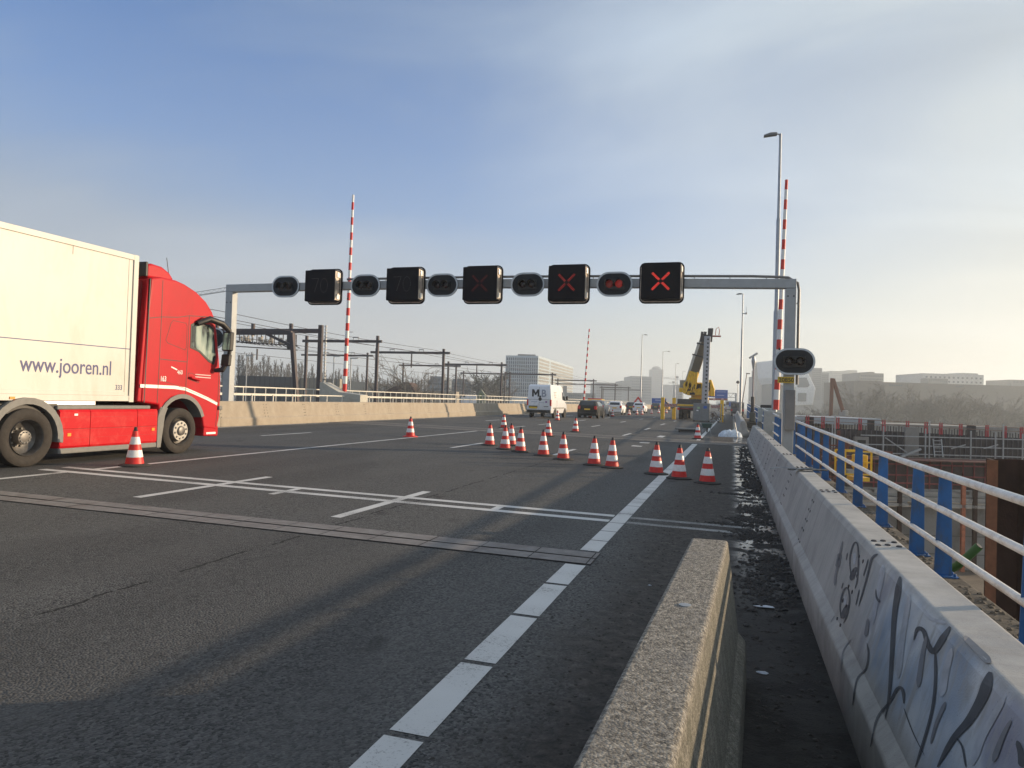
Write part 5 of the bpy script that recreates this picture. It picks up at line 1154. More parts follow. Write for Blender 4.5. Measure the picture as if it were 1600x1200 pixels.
# wires
wi = 0
for (xw, zw, n_) in ((-38.5, 6.0, 'lowest contact wire over the nearest railway track'), (-42.5, 6.0, 'contact wire over the second railway track'), (-38.5, 7.9, 'upper feeder wire over the nearest railway track'), (-43, 7.9, 'upper feeder wire over the second railway track'), (-56, 6.1, 'contact wire over a far railway track'), (-59, 7.9, 'upper feeder wire over a far railway track'), (-37.2, 7.2, 'messenger wire running past the portal masts')):
    pts = []
    for k in range(60):
        y = 30+k*6; pts.append((xw, y, zw-(.25*sin(pi*((y % 45)/45)) if zw > 7 else 0)))
    tag(MB().tube(pts, .022, 4).build('overhead_wire', M_dark), n_, 'overhead wire')

# ------------------------------------------------------------------ ground below the bridge and far land
M_land = mat('far_ground', (.10, .095, .075), .95, var=.35, scale=.02, dirt=(.17, .15, .12), dscale=.05, damt=.8)
struct(MB().box(-2500, 2500, -150, 2500, -11.0, -7.0-.0).build('ground', M_land))
struct(MB().box(2.26, 60, -40, 46, -7.0, -6.98).build('pit_floor', mat('pit_floor_sand', (.17, .14, .11), .95, var=.35, scale=.6, bump=.8, bscale=3)))
struct(MB().box(-20.0, 1.40, -35, 200, -2.2, -1.21).build('bridge_deck', M_conc))
RZ = _y
def fthing(name, label, cat, u, D, group=None): p = far(u, D); return thing(name, label, cat, (p.x, p.y, 0), RZ, group)
class FF:                                                 # local frame of a thing seen from the road at depth D
    def __init__(s, u0, D): s.u0, s.D = u0, D
    def x(s, u): return (u-s.u0)*s.D/FPX
    def z(s, u, v): return zat(u, v, s.D)
# ---- construction wall across the pit
D = 42; F = FF(1245, D); W0 = fthing('formwork_wall', 'long dark formwork wall with scaffold tubes and red guard posts across the pit', 'formwork wall', 1245, D)
M_fw1 = mat('formwork_dark', (.028, .024, .030), .7, var=.3, scale=1.2, dirt=(.10, .085, .085), dscale=.8, damt=.6)
M_fw2 = mat('formwork_plum', (.055, .034, .036), .75, var=.3, scale=1.5, dirt=(.14, .10, .09), dscale=1, damt=.6)
M_wal = mat('waler_red', (.24, .045, .05), .6, var=.3, scale=4); M_cw = mat('site_concrete', (.27, .26, .245), .9, var=.15, scale=.7, dirt=(.16, .14, .12), dscale=.6, damt=.7, bump=.2)
x1 = F.x(1660); zt0, zt1 = F.z(1245, 660), F.z(1660, 682)
zb0 = F.z(1400, 713)
def zt(x): return zt0+(zt1-zt0)*x/x1
MB().prism([(0, zb0), (x1, zb0), (x1, zt1-.22), (0, zt0-.22)], 'y', 0, .5).build('panel_face', M_fw1, W0)
mb = MB(); k = int(x1/.30)
for i in range(k): x = i*.30+.1; mb.box(x, x+.045, -.05, 0, zb0, zt(x)-.24)
mb.build('panel_ribs', mat('rib_grey', (.085, .08, .09), .6, var=.3), W0)
mb = MB(); random.seed(21); x = .1
while x < x1: mb.bar((x, .2, zt(x)-.3), (x+random.uniform(-.02, .02), .2, zt(x)+random.uniform(.0, .12)), .035); x += .16
mb.build('rebar', mat('rebar', (.06, .05, .05), .8), W0)
for ua, ub, va, vb in ((1414, 1436, 667, 712), (1335, 1358, 682, 703)):
    o = MB().box(F.x(ua), F.x(ub), -.12, .1, F.z(ua, vb), F.z(ua, va)).build('concrete_pillar', M_cw, W0, bevel=.02)
    if ua == 1335: MB().box(F.x(1340), F.x(1353), -.13, -.11, F.z(ua, 699), F.z(ua, 687)).build('opening', M_black, o)
mb = MB()
for u, w_ in ((1264, 10), (1363, 6), (1520, 8)): mb.box(F.x(u), F.x(u+w_), .1, .5, zt(F.x(u))-.3, zt(F.x(u))+.35)
mb.build('brackets', M_dark, W0)
for u in (1262, 1286, 1309, 1344, 1381, 1418, 1447, 1470, 1501, 1542, 1570, 1596):
    x = F.x(u); mb = MB(); mb.box(x-.07, x-.02, -.1, -.02, zt(x)-.25, zt(x)+.42); mb.box(x+.05, x+.10, -.1, -.02, zt(x)-.25, zt(x)+.42); mb.box(x-.07, x+.10, -.1, -.02, zt(x)+.05, zt(x)+.10); mb.build('guard_post', mat('guard_red', (.42, .03, .05), .5, var=.2), W0)
mb = MB()
for dz in (.15, .36): mb.bar((0, -.1, zt(0)+dz), (x1, -.1, zt(x1)+dz), .035)
mb.build('guard_rail', mat('timber_rail', (.22, .15, .12), .8, var=.3), W0)
mb = MB()
for u in (1296, 1300, 1375, 1440, 1446, 1510, 1548, 1560, 1590, 1630): mb.bar((F.x(u), -.5, zb0-.2), (F.x(u), -.5, zt(F.x(u))+(.5 if u in (1300, 1446, 1560) else .05)), .06)
for v in (683, 697, 710): mb.bar((F.x(1340), -.5, F.z(1340, v-4)), (F.x(1650), -.5, F.z(1650, v+5)), .055)
mb.bar((F.x(1378), -.5, F.z(1378, 683)), (F.x(1412), -.5, F.z(1412, 706)), .05); mb.bar((F.x(1400), -.7, F.z(1400, 712)), (F.x(1430), -.7, F.z(1430, 700)), .12)
for u in (1480, 1530): mb.bar((F.x(u), -.5, F.z(u, 700)), (F.x(u+22), -.5, F.z(u+22, 694)), .05)
mb.build('scaffold_tubes', M_steel, W0)
lt = fthing('ladder', 'grey ladder leaning on the middle of the formwork wall', 'ladder', 1469, 41.3); FL = FF(1469, 41.3)
mb = MB(); z0_, z1_ = FL.z(1469, 714), FL.z(1469, 686)
for u in (1462.5, 1475.5): mb.bar((FL.x(u), 0, z0_), (FL.x(u), .2, z1_), .05)
for i in range(5): z_ = z0_+(z1_-z0_)*(i+.5)/5; mb.bar((FL.x(1462.5), .1, z_), (FL.x(1475.5), .1, z_), .04)
mb.build('frame', M_steel, lt)
# lower works
D = 40.8; F = FF(1245, D); W1 = fthing('formwork_wall', 'lower plum coloured formwork with a red grid and stacked planks beneath the dark wall', 'formwork wall', 1245, D)
x1 = F.x(1660); za, zb = F.z(1400, 716), F.z(1400, 762)
MB().box(0, x1, -.9, 1.2, za-.06, za).build('walkway', mat('walkway', (.16, .07, .06), .8, var=.3), W1)
MB().box(0, x1, 0, .4, zb, za-.06).build('panel_face', M_fw2, W1)
mb = MB(); k = int(x1/.62)
for i in range(k+1): mb.box(i*.62, i*.62+.05, -.08, 0, zb, za-.06)
for z in (za-.35, za-.95, zb+.25): mb.box(0, x1, -.14, -.08, z, z+.08)
mb.build('waler_grid', M_wal, W1)
mb = MB(); random.seed(6)
for r_, v in enumerate((764, 773, 783)):
    x = random.uniform(0, 1)
    while x < x1: l_ = random.uniform(1.5, 3.5); mb.box(x, min(x+l_, x1), -.7-.1*r_, -.1, F.z(1400, v+4), F.z(1400, v)+random.uniform(-.03, .03)); x += l_+random.uniform(.05, .5)
mb.build('plank_stack', mat('planks_grey', (.36, .34, .31), .85, var=.25, scale=2), W1)
MB().box(0, x1, -.3, .4, -7, F.z(1400, 790)).build('concrete_base', M_cw, W1)
mb = MB()
for v in (832, 860, 890): mb.box(0, x1, -.32, -.30, F.z(1400, v+1.5), F.z(1400, v))
mb.build('pour_lines', mat('pour_line', (.15, .14, .13), .9), W1)
for u in (1397, 1421, 1494, 1512): x = F.x(u); MB().box(x-.1, x+.1, -.9, -.75, -7, F.z(u, 765 if u < 1490 else 745)).build('prop', M_rust if u != 1494 else mat('prop_orange', (.42, .13, .06), .7, var=.3), W1)
# clutter between the railing and the wall
random.seed(31); cl_ = fthing('reinforcement_cage', 'tangle of rusty reinforcement and props left of the yellow lift', 'rebar cage', 1280, 38); F = FF(1280, 38); mb = MB()
for i in range(46):
    u = random.uniform(1262, 1330); v = random.uniform(690, 745); a = Vector((F.x(u), random.uniform(-1, 1), F.z(u, v))); b_ = a+(Vector((0, 0, random.uniform(.3, .8))) if i % 2 else Vector((random.uniform(.5, 1.8), random.uniform(-.4, .4), random.uniform(-.1, .1))))
    mb.bar(a, b_, random.choice((.04, .07, .12)))
mb.build('bars', mat('rebar_rust', (.16, .05, .035), .85, var=.4, scale=6), cl_)
mb = MB()
for i in range(7): u = 1268+i*9; mb.box(F.x(u), F.x(u+3), .3, .5, -7, F.z(u, 690+random.uniform(0, 20)))
mb.build('steel_piles', mat('pile_brown', (.12, .07, .055), .85, var=.3), cl_)
# yellow lift
yl = fthing('aerial_lift', 'yellow work lift with a cage and a short yellow column in the pit', 'aerial lift', 1340, 30); F = FF(1340, 30)
mb = MB()
for u in (1323, 1364):
    for y in (0, .9): mb.bar((F.x(u), y, F.z(u, 742)), (F.x(u), y, F.z(u, 705)), .06)
for v in (705.5, 722, 741):
    for y in (0, .9): mb.bar((F.x(1323), y, F.z(1340, v)), (F.x(1364), y, F.z(1340, v)), .06)
mb.build('cage', M_yellow, yl)
MB().box(F.x(1345), F.x(1361), .1, .7, F.z(1350, 733), F.z(1350, 711)).build('motor_box', M_yellow, yl, bevel=.05); MB().box(F.x(1328), F.x(1345), .0, .5, F.z(1340, 742), F.z(1340, 734)).build('pale_box', M_conc, yl, bevel=.03)
MB().box(F.x(1347), F.x(1354), .2, .4, -7, F.z(1350, 752)).build('column', M_yellow, yl, bevel=.02); MB().box(F.x(1340), F.x(1362), 0, .8, F.z(1350, 752), F.z(1350, 746)).build('platform', M_yellow, yl)
MB().box(F.x(1338), F.x(1343), .0, .15, F.z(1350, 735), F.z(1350, 712)).build('mast', M_yellow, yl)
# rusty sheet pile wall close by
D = 11.5; F = FF(1545, D); sp_t = fthing('sheet_pile_wall', 'tall dark rusty sheet pile wall at the right edge behind the railing', 'sheet pile', 1545, D)
z_t = F.z(1545, 719); P = [(0, 0), (.16, 0), (.30, .42), (.78, .42), (.92, 0), (1.25, 0), (1.39, .42), (1.87, .42), (2.0, 0), (2.4, 0), (2.4, .03), (2.03, .03), (1.9, .45), (1.36, .45), (1.22, .03), (.95, .03), (.81, .45), (.27, .45), (.13, .03), (0, .03)]
MB().prism(P, 'z', -7, z_t).build('sheet', M_rust, sp_t)
MB().box(-.01, .16, -.012, .0, -7, z_t+.004).build('edge_flange', mat('rust_sunlit', (.20, .085, .045), .9, var=.3, scale=3, dirt=(.1, .04, .02), damt=.6), sp_t)  # sunlit edge put into the colour, paler rust than the shaded sheet behind
# pale slab and haze-side objects beyond the wall
F = FF(1290, 62); t = fthing('site_slab', 'flat pale grey blue roof slab beyond the formwork wall', 'slab', 1290, 62)
MB().box(F.x(1235), F.x(1378), 0, 8, F.z(1330, 664), F.z(1330, 653)).build('slab', mat('slab_blue', (.34, .37, .41), .8, var=.1), t, bevel=.05)
MB().box(F.x(1235), F.x(1700), 6, 14, -7, F.z(1500, 668)).build('wall', M_cw, t)
F = FF(1310, 110); t = fthing('piling_rig', 'rust orange piling rig with upright mast and slanted boom', 'piling rig', 1310, 110)
M_rig = mat('rig_orange', (.20, .085, .05), .7, var=.2)
MB().bar((F.x(1299), 0, F.z(1299, 652)), (F.x(1300), 0, F.z(1300, 591)), .4).build('mast', M_rig, t); MB().bar((F.x(1319), 0, F.z(1319, 646)), (F.x(1301.5), 0, F.z(1301, 592)), .42).build('boom', M_rig, t)
MB().box(F.x(1298), F.x(1328), -1, 2, F.z(1310, 655), F.z(1310, 649)).build('deck', mat('rig_grey', (.25, .22, .2), .7), t, bevel=.1); MB().box(F.x(1316), F.x(1322), -1, 1, F.z(1318, 650), F.z(1318, 641)).build('cab', M_conc, t, bevel=.1); MB().box(F.x(1300), F.x(1324), -1.2, 2.2, -7, F.z(1310, 655)).build('crawler', M_dark, t, bevel=.2)
# ------------------------------------------------------------------ trees
M_bark = mat('bark', (.11, .09, .07), .95, var=.3, scale=2); M_twig = mat('twigs', (.15, .135, .115), .95, var=.3, scale=.8); M_twigd = mat('twigs_dark', (.055, .055, .04), .95, var=.4, scale=.8)
def tree_mesh(h, spread, up, n1, n2, tr, rt, seed, fork=.15, n3=0):
    rnd = random.Random(seed); tk, cr = MB(), MB(); top = Vector((rnd.uniform(-.3, .3), rnd.uniform(-.3, .3), h*(.95 if up > 1.5 else .6)))
    tk.tube([(0, 0, -.3), top*.4+Vector((rnd.uniform(-.1, .1),)*2+(0,)), top], [tr, tr*.7, tr*.15], 7)
    for i in range(n1):
        s = fork+(1-fork)*(i+rnd.random())/n1; p = top*s; a = rnd.uniform(0, 2*pi)
        ln = spread*(1.1-s*.75)*rnd.uniform(.6, 1.15) if up > 1.5 else spread*rnd.uniform(.7, 1.1)*(1 if s > .4 else .8)
        d = Vector((cos(a), sin(a), up*rnd.uniform(.6, 1.3))).normalized(); L_ = ln*(1+up*.6)
        m1 = p+d*L_*.5; e = p+d*L_+Vector((0, 0, L_*.15))
        cr.tube([p, m1, e], [tr*.35*(1.1-s), tr*.2*(1.1-s)+rt*.3, rt*.5], 4, cap=False)
        for j in range(n2):
            q = p+(e-p)*rnd.uniform(.25, 1); dd = (d+Vector((rnd.gauss(0, .6), rnd.gauss(0, .6), rnd.gauss(.15, .4)))).normalized(); l2 = L_*rnd.uniform(.18, .42)
            cr.tube([q, q+dd*l2], [rt, rt*.4], 3, cap=False)
            for k in range(n3):
                q2 = q+dd*l2*rnd.uniform(.2, 1); d3 = (dd+Vector((rnd.gauss(0, .7), rnd.gauss(0, .7), rnd.gauss(0, .5)))).normalized(); cr.tube([q2, q2+d3*l2*.45], [rt*.7, rt*.3], 3, cap=False)
    return tk, cr
def tree(label, u, D, z, grp, twig, args, name='bare_tree'):
    p = far(u, D); t = thing(name, label, 'tree', (p.x, p.y, z), 0, grp); tk, cr = tree_mesh(*args)
    tk.build('trunk', M_bark, t); cr.build('crown', twig, t); return t
gp_ = 'bare poplars in the row behind the railway'
pl_ = 'bare slender poplar in the long row far behind the railway'
proto = [tree(pl_, 372+7*i, 200, -6, gp_, M_twig, (17.5, 1.25, 3.6, 80, 7, .22, .06, 40+i, .10), 'poplar_tree') for i in range(3)]; snapshot()
random.seed(8); u = 393; i = 0
while u < 742:
    D = 205+(u-390)*.55; dup(proto[i % 3], tuple(far(u, D, -6)), random.uniform(0, 6), scale=random.uniform(.85, 1.08)*(.98 if u < 560 else .85)); u += random.uniform(3.6, 5.8); i += 1
for u in (347, 353, 360): dup(proto[i % 3], tuple(far(u, 200, -6)), random.uniform(0, 6), scale=.95)
gb = 'bare broad trees'
bl_ = [('brown bare tree behind the brown gabled roof, left one', 606, 150, 9.5), ('bushy bare tree right of the brown gabled roof', 645, 140, 11.5), ('brown bare shrub tree in front of the pale warehouse', 658, 135, 9.5), ('small bare tree left of the brown gabled roof', 628, 160, 9.0)]
br = None
for k, (lab, u, D, h_) in enumerate(bl_):
    t = tree(lab, u, D, -4.5, None, M_twig, (h_*.95, h_*.42, .9, 22, 9, .22, .045, 60+k, .2, 3))
br = tree('broad bare tree left of the dark ivy tree', 742, 235, -5, None, M_twig, (12, 5.2, .9, 26, 10, .3, .07, 70, .2, 3))
br2 = tree('dark ivy covered tree with a rounded top left of the glass office', 766, 235, -5, None, M_twigd, (14, 4.6, .9, 40, 16, .35, .11, 71, .15, 4))
snapshot()
for lab, u, D, s in (('broad bare tree between the ivy tree and the glass office', 782, 240, .95), ('small broad bare tree between two distant portals left of the ivy tree', 727, 260, .8), ('broad bare tree just right of the dark ivy tree', 774, 230, .75)): dup(br, tuple(far(u, D, -5)), 1.3, lab, scale=s)
rg = 'hazy bare trees before the long brown building'; rl = 'hazy bare tree in the belt before the long brown building'
r0 = tree(rl, 1345, 250, -7, rg, M_twig, (16, 6.0, .9, 26, 11, .32, .085, 80, .2, 3)); r1 = tree(rl, 1385, 265, -7, rg, M_twig, (15, 5.0, 1.2, 28, 11, .3, .085, 81, .15, 3)); snapshot()
random.seed(17)
for k in range(34):
    u = 1246+k*12.2+random.uniform(-5, 5); big = u > 1335; D = random.uniform(235, 300)
    dup((r0, r1)[k % 2], tuple(far(u, D, -7)), random.uniform(0, 6), scale=(random.uniform(.62, .92) if big else random.uniform(.4, .58)))
mb = MB(); random.seed(19)
for _ in range(2600):
    u = random.uniform(1225, 1680); D = random.uniform(190, 300); p = far(u, D, -7); h_ = random.uniform(2, 6.5)*(1 if u > 1330 else .7); mb.tube([p, p+Vector((random.gauss(0, 1.2), random.gauss(0, 1.2), h_))], [.14, .05], 3, cap=False)
    for q in range(3): a = p+Vector((0, 0, h_*random.uniform(.3, .8))); mb.tube([a, a+Vector((random.gauss(0, 1.3), random.gauss(0, 1.3), random.uniform(.3, 2)))], [.10, .04], 3, cap=False)
o = mb.build('undergrowth', M_twig); o['kind'] = 'stuff'
mb = MB()
for _ in range(1300):
    u = random.uniform(590, 800); D = random.uniform(120, 240); p = far(u, D, -5); h_ = random.uniform(1.5, 6.2)*(D/200); mb.tube([p, p+Vector((random.gauss(0, .8), random.gauss(0, .8), h_))], [.10, .03], 3, cap=False)
    for q in range(3): a = p+Vector((0, 0, h_*random.uniform(.3, .8))); mb.tube([a, a+Vector((random.gauss(0, .9), random.gauss(0, .9), random.uniform(.3, 1.4)))], [.06, .03], 3, cap=False)
o = mb.build('undergrowth', M_twig); o['kind'] = 'stuff'
# ------------------------------------------------------------------ buildings
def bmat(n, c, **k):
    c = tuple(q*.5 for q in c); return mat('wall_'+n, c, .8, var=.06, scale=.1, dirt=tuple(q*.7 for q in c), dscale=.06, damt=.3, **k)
def win_rows(F, t, ua, ub, va, vb, rows, cols, m_, wf=.6, hf=.5, y=-.15, name='window_row'):
    xa, xb = F.x(ua), F.x(ub); za, zb = F.z((ua+ub)/2, va), F.z((ua+ub)/2, vb)
    for r_ in range(rows):
        mb = MB(); zc_ = za+(zb-za)*(r_+.5)/rows; hh = abs(zb-za)/rows*hf/2
        for c_ in range(cols): xc = xa+(xb-xa)*(c_+.5)/cols; ww = (xb-xa)/cols*wf/2; mb.box(xc-ww, xc+ww, y, .05, zc_-hh, zc_+hh)
        mb.build(name, m_, t)
def block(label, parts, D, dep, col, cat='building', wins=(), name='office_building', extra=None, wm=None):
    u0 = parts[0][0]; F = FF(u0, D); t = fthing(name, label, cat, u0, D); m_ = bmat('%.2f_%.2f_%.2f' % col, col)
    for i, (ua, ub, v) in enumerate(parts): MB().box(F.x(ua), F.x(ub), .02*i, dep-i, -7, F.z((ua+ub)/2, v)).build('wall', m_, t)
    for w_ in wins: win_rows(F, t, *w_[:6], wm or mat('far_window', (.05, .07, .10), .25, var=.2, scale=.3), *w_[6:])
    return t, F
# glass office with receding sunlit side
D1 = 430; c0_ = far(840, D1); t = thing('office_building', 'tall glass office block left of the white van with a sunlit striped side wall', 'building', (c0_.x, c0_.y, 0), RZ)
F = FF(840, D1); H_ = F.z(840, 556); a_ = F.x(789); sx_, sy_ = 31.9, 135.
MB().prism([(0, 0), (sx_, sy_), (sx_+a_, sy_+4), (a_, 4)], 'z', -7, H_).build('wall', bmat('glass_frame', (.80, .97, 1.1)), t)
gmw = mat('glass_blue', (.05, .10, .16), .12, var=.35, scale=.12, spec=.7)
rows = 11; z0_ = F.z(815, 620)
for r_ in range(rows):
    mb = MB(); za = H_-1.2-(H_-1.2-z0_)*r_/rows; zb = H_-1.2-(H_-1.2-z0_)*(r_+.80)/rows
    for c_ in range(15):
        s0, s1 = (c_+.22)/15.3, (c_+.90)/15.3; xa, xb = a_*s0, a_*s1; ya, yb = 4*s0-.12, 4*s1-.12
        mb.add([(xa, ya, zb), (xb, yb, zb), (xb, yb, za), (xa, ya, za)], [(0, 1, 2, 3)])
    o = mb.build('window_row', gmw, t); s_ = o.modifiers.new('thick', 'SOLIDIFY'); s_.thickness = .1
    mb = MB()
    for s0, s1 in ((.02, .255), (.30, .985)):
        za2, zb2 = za-.1, za-(H_-z0_)/rows*.62; n_ = Vector((sy_, -sx_, 0)).normalized()*.12
        xa, xb = sx_*s0+n_.x, sx_*s1+n_.x; ya, yb = sy_*s0+n_.y, sy_*s1+n_.y
        mb.add([(xa, ya, zb2), (xb, yb, zb2), (xb, yb, za2), (xa, ya, za2)], [(0, 1, 2, 3)])
    o = mb.build('window_band', mat('band_grey', (.26, .25, .23), .5, var=.2, scale=.2), t); s_ = o.modifiers.new('thick', 'SOLIDIFY'); s_.thickness = .1
MB().box(F.x(808), F.x(836), 6, 60, H_, F.z(820, 552.5)).build('roof_plant', bmat('plant_dark', (.16, .17, .20)), t)
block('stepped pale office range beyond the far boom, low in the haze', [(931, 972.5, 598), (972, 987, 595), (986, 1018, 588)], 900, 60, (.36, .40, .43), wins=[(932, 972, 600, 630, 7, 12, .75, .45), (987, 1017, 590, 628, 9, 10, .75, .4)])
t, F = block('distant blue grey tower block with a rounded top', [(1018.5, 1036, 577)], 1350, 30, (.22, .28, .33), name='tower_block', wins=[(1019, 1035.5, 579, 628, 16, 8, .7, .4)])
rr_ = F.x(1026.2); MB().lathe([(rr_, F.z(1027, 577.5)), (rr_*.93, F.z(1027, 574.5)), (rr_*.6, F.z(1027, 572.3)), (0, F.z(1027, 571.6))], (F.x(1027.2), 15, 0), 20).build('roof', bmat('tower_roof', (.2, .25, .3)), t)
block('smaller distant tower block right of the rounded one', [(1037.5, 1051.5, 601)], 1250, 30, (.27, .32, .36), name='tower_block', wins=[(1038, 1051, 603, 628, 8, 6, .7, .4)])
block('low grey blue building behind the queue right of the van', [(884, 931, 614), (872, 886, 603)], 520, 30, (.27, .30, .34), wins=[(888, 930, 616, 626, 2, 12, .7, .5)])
block('pale block rising behind the crane left of its yellow body', [(1059, 1068, 601)], 700, 20, (.45, .44, .42), wins=[(1060, 1067, 603, 622, 5, 3)])
block('pale blue warehouse behind the railway, left part', [(668, 702, 594), (672, 694, 588)], 330, 50, (.30, .36, .42), name='warehouse', wins=[(669, 701, 596, 612, 2, 9, .8, .3)])
block('pale blue warehouse behind the railway, right part', [(703, 736, 595), (707, 730, 592)], 345, 50, (.33, .38, .44), name='warehouse', wins=[(704, 735, 597, 612, 3, 8, .8, .3)])
block('low beige building in front of the pale warehouse', [(657, 712, 611)], 165, 12, (.7, .62, .5), name='shed', wins=[(660, 710, 613, 618, 1, 8, .3, .5)])
t, F = block('dark noise barrier wall left of the boom below the poplars', [(371, 466, 588)], 150, 2, (.15, .155, .16), cat='wall', name='noise_wall')
mb = MB(); [mb.box(F.x(u)-.08, F.x(u)+.08, -.12, 0, -7, F.z(u, 588.5)) for u in range(374, 467, 8)]; mb.build('wall_posts', M_dark, t)
t, F = block('beige sunlit panelled wall between the masts left of the boom', [(466.5, 531, 591)], 151, 2, (.62, .54, .42), cat='wall', name='noise_wall')
mb = MB(); [mb.box(F.x(u)-.08, F.x(u)+.08, -.12, 0, -7, F.z(u, 591.3)) for u in range(470, 531, 7)]; mb.build('wall_posts', mat('post_grey', (.2, .19, .18), .7), t)
t = fthing('noise_wall', 'long pale wall falling away to the right of the boom', 'wall', 545, 190); F = FF(545, 190)
MB().prism([(0, -7), (F.x(644), -7), (F.x(644), F.z(644, 604)), (0, F.z(545, 595))], 'y', 0, 2).build('wall', bmat('long_pale', (.8, .7, .56)), t)
t = fthing('house', 'brown gabled roof among bare trees right of the boom', 'house', 598, 142); F = FF(598, 142)
MB().box(0, F.x(650), 0, 9, -7, F.z(620, 615)).build('wall', bmat('house', (.3, .22, .17)), t); MB().prism([(-.4, F.z(620, 616)), (F.x(632), F.z(632, 597)), (F.x(640), F.z(632, 597)), (F.x(652), F.z(650, 616))], 'y', -.5, 9).build('roof', mat('roof_brown', (.085, .05, .04), .9, var=.2), t)
t = fthing('greenhouse', 'small gabled pale green shelter beside the white van behind the railing', 'shelter', 746, 118); F = FF(746, 118)
MB().prism([(0, -1), (F.x(758), -1), (F.x(758), F.z(750, 616)), (F.x(752), F.z(750, 608.5)), (0, F.z(750, 616))], 'y', 0, 4).build('wall', bmat('greenish', (.40, .44, .34)), t)
MB().prism([(F.x(749), F.z(750, 623)), (F.x(755), F.z(750, 623)), (F.x(755), F.z(750, 616)), (F.x(752), F.z(750, 613)), (F.x(749), F.z(750, 616))], 'y', -.04, 0).build('window', mat('green_net', (.16, .2, .1), .7), t)
t = fthing('parked_van', 'white van parked beyond the left barrier beside the small shelter', 'van', 721, 112); F = FF(721, 112)
MB().prism([(0, -.1), (F.x(745), -.1), (F.x(745), F.z(735, 617)), (F.x(727), F.z(735, 617)), (F.x(723.5), F.z(735, 620)), (0, F.z(735, 621))], 'y', 0, 1.9).build('body', vp, t, bevel=.08); MB().prism([(F.x(723.3), F.z(735, 620.6)), (F.x(727.5), F.z(735, 620.6)), (F.x(727.5), F.z(735, 617.8)), (F.x(725.8), F.z(735, 617.8))], 'y', -.03, 0).build('side_window', M_glass, t)
for u in (725, 741): MB().lathe([(.33, -.05), (.33, .2)], (F.x(u), 0, .1), 14, 'y').build('wheel', M_rubber, t)
# right-hand skyline
block('very long brown grey building behind the right-hand trees', [(1334, 1700, 601), (1345, 1378, 595)], 420, 40, (.21, .18, .16), wins=[(1389, 1410, 600.5, 603.5, 1, 6, .6, .8), (1493, 1506, 602, 605.5, 1, 5, .6, .8)])
block('white office with rows of small square windows above the long brown building', [(1442, 1537, 584.5), (1500, 1528, 583)], 560, 40, (.9, .9, .88), wins=[(1444, 1536, 587, 600, 2, 13, .4, .45)])
block('low dark block in front of the white office', [(1450, 1481, 591.5)], 540, 10, (.22, .23, .25), wins=[(1451, 1480, 593, 598, 1, 10, .6, .5)])
block('grey flat block on the left end of the long brown building', [(1343, 1380.5, 583), (1358, 1366, 581)], 560, 30, (.34, .34, .34), wins=[(1344, 1380, 585, 595, 2, 11, .6, .5)])
block('flat dark roof block at the right edge of the skyline', [(1580, 1700, 595)], 560, 30, (.24, .24, .25), wins=[(1582, 1690, 596.5, 600, 1, 20, .5, .6)])
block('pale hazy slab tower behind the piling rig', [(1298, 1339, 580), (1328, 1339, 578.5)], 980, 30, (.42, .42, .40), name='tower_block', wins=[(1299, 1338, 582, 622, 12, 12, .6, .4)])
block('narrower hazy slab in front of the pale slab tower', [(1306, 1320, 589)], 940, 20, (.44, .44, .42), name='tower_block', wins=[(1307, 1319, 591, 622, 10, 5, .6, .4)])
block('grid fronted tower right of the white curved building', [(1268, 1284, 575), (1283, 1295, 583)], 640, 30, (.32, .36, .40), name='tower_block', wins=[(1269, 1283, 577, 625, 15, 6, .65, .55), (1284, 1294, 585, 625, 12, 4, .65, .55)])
t, F = block('stepped slab towers with a sloping cap right of the lamp post', [(1183, 1188, 588), (1187, 1191, 578), (1190, 1198, 565)], 700, 25, (.45, .47, .48), name='tower_block', wins=[(1191, 1197, 568, 630, 16, 3, .6, .4)])
MB().prism([(F.x(1190), F.z(1195, 565)), (F.x(1203), F.z(1195, 563.5)), (F.x(1203), F.z(1195, 565.5)), (F.x(1199), F.z(1195, 570)), (F.x(1190), F.z(1195, 572))], 'y', -.5, 24).build('roof_cap', bmat('cap', (.5, .52, .53)), t)
t = fthing('office_building', 'white sculptural building with slanting rounded frames behind the gantry post', 'building', 1205, 480); F = FF(1205, 480)
Z = lambda u, v: (F.x(u), F.z(u, v))
MB().prism([Z(1205, 563), Z(1238, 564), Z(1256, 576), Z(1264, 585), Z(1275, 607), Z(1271, 633), Z(1245, 634), Z(1243, 606), Z(1213, 600), Z(1208, 590)], 'y', 0, 30).build('frame', bmat('white_frame', (1.7, 1.75, 1.75)), t, bevel=.5)
MB().prism([Z(1213, 600), Z(1245, 604), Z(1245, 660), Z(1213, 660)], 'y', 4, 28).build('wall', bmat('white_core', (.30, .34, .36)), t)
MB().prism([Z(1246, 590), Z(1260, 590), Z(1265, 602), Z(1262, 605), Z(1246, 605)], 'y', -.4, .5).build('window', mat('frame_glass', (.13, .17, .20), .2, var=.1), t, bevel=.2); MB().prism([Z(1247, 614), Z(1260, 614), Z(1260, 627), Z(1247, 627)], 'y', -.4, .5).build('window', mat('frame_glass', (.13, .17, .20), .2), t)
MB().box(F.x(1245), F.x(1271), 1, 28, -7, F.z(1255, 633)).build('base', bmat('white_base', (.8, .8, .8)), t)
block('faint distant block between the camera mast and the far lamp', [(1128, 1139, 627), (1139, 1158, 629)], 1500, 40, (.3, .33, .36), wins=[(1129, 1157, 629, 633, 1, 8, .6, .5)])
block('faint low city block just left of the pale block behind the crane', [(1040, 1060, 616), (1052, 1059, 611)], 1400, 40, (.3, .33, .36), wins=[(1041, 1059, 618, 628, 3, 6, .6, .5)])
block('hazy mid rise between the grid tower and the pale slab tower', [(1284, 1300, 604), (1290, 1299, 598)], 760, 30, (.36, .38, .38), wins=[(1285, 1299, 606, 626, 6, 6, .6, .5)])
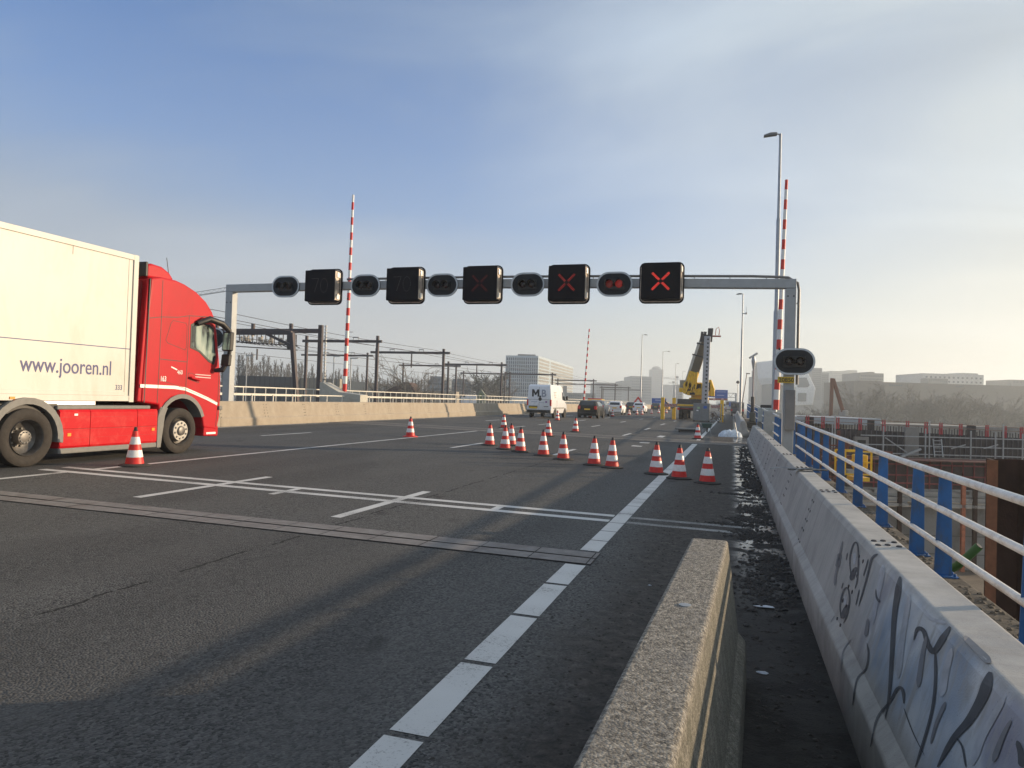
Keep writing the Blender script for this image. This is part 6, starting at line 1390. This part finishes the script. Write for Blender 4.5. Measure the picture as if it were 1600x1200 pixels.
block('hazy low block right of the pale slab tower', [(1337, 1346, 594)], 820, 30, (.40, .40, .38), wins=[(1338, 1345, 596, 620, 7, 3, .6, .5)])
# tower cranes
def tcrane(label, um, D, vt, jl, jr, vj0, vj1, w_=1.4):
    t = fthing('tower_crane', label, 'tower crane', um, D); F = FF(um, D); mb = MB(); h_ = F.z(um, vt)
    def lattice(a, b_, s, n):
        a, b_ = Vector(a), Vector(b_)
        for o_ in ((0, 0, 0), (0, 0, s), (0, s, 0)): mb.bar(a+Vector(o_), b_+Vector(o_), w_*.14)
        for i in range(n): p = a+(b_-a)*i/n; q = a+(b_-a)*(i+1)/n; mb.bar(p+Vector((0, 0, s if i % 2 else 0)), q+Vector((0, 0, 0 if i % 2 else s)), w_*.10)
    for dx in (-w_/2, w_/2): mb.bar((dx, 0, -7), (dx, 0, h_), w_*.16)
    for i in range(int((h_+7)/w_)): mb.bar((-w_/2*(1 if i % 2 else -1), 0, -7+i*w_), (w_/2*(1 if i % 2 else -1), 0, -7+(i+1)*w_), w_*.10)
    mb.build('mast', mat('crane_steel', (.22, .23, .25), .6), t); mb = MB()
    lattice((F.x(jl), 0, F.z(jl, vj0)), (F.x(jr), 0, F.z(jr, vj1)), w_, 26); mb.build('jib', mat('crane_steel', (.22, .23, .25), .6), t)
    MB().bar((F.x(jl), 0, F.z(jl, vj0)+.2), (0, 0, h_+1), .12).build('tie', mat('crane_steel', (.22, .23, .25), .6), t); MB().box(-w_, w_, -w_, w_, h_-2, h_).build('cab', M_dark, t)
    return t
tcrane('tower crane jib showing between the truck cab and the left gantry post', 246, 330, 444, 246, 360, 470, 452, 1.5)
tcrane('small faint tower crane beyond the pale tower blocks', 1057.5, 900, 588, 1036, 1063, 591, 594, 1.6)
tcrane('tiny faint tower crane low beside the far street lamps', 1052, 1000, 596, 1044, 1060, 599, 600, 1.4)

# ------------------------------------------------------------------ haze in the air
hm = bpy.data.materials.new('haze'); hm.use_nodes = True; t = hm.node_tree; t.nodes.clear()
pv = N(t, 'ShaderNodeVolumePrincipled'); pv.inputs['Color'].default_value = (.86, .94, 1, 1); pv.inputs['Density'].default_value = .00068; pv.inputs['Anisotropy'].default_value = .35
ou = N(t, 'ShaderNodeOutputMaterial'); L(t, pv.outputs[0], ou.inputs['Volume'])
hb = MB().box(-2600, 2600, -160, 2600, -13, 112).build('haze', hm); hb['kind'] = 'stuff'
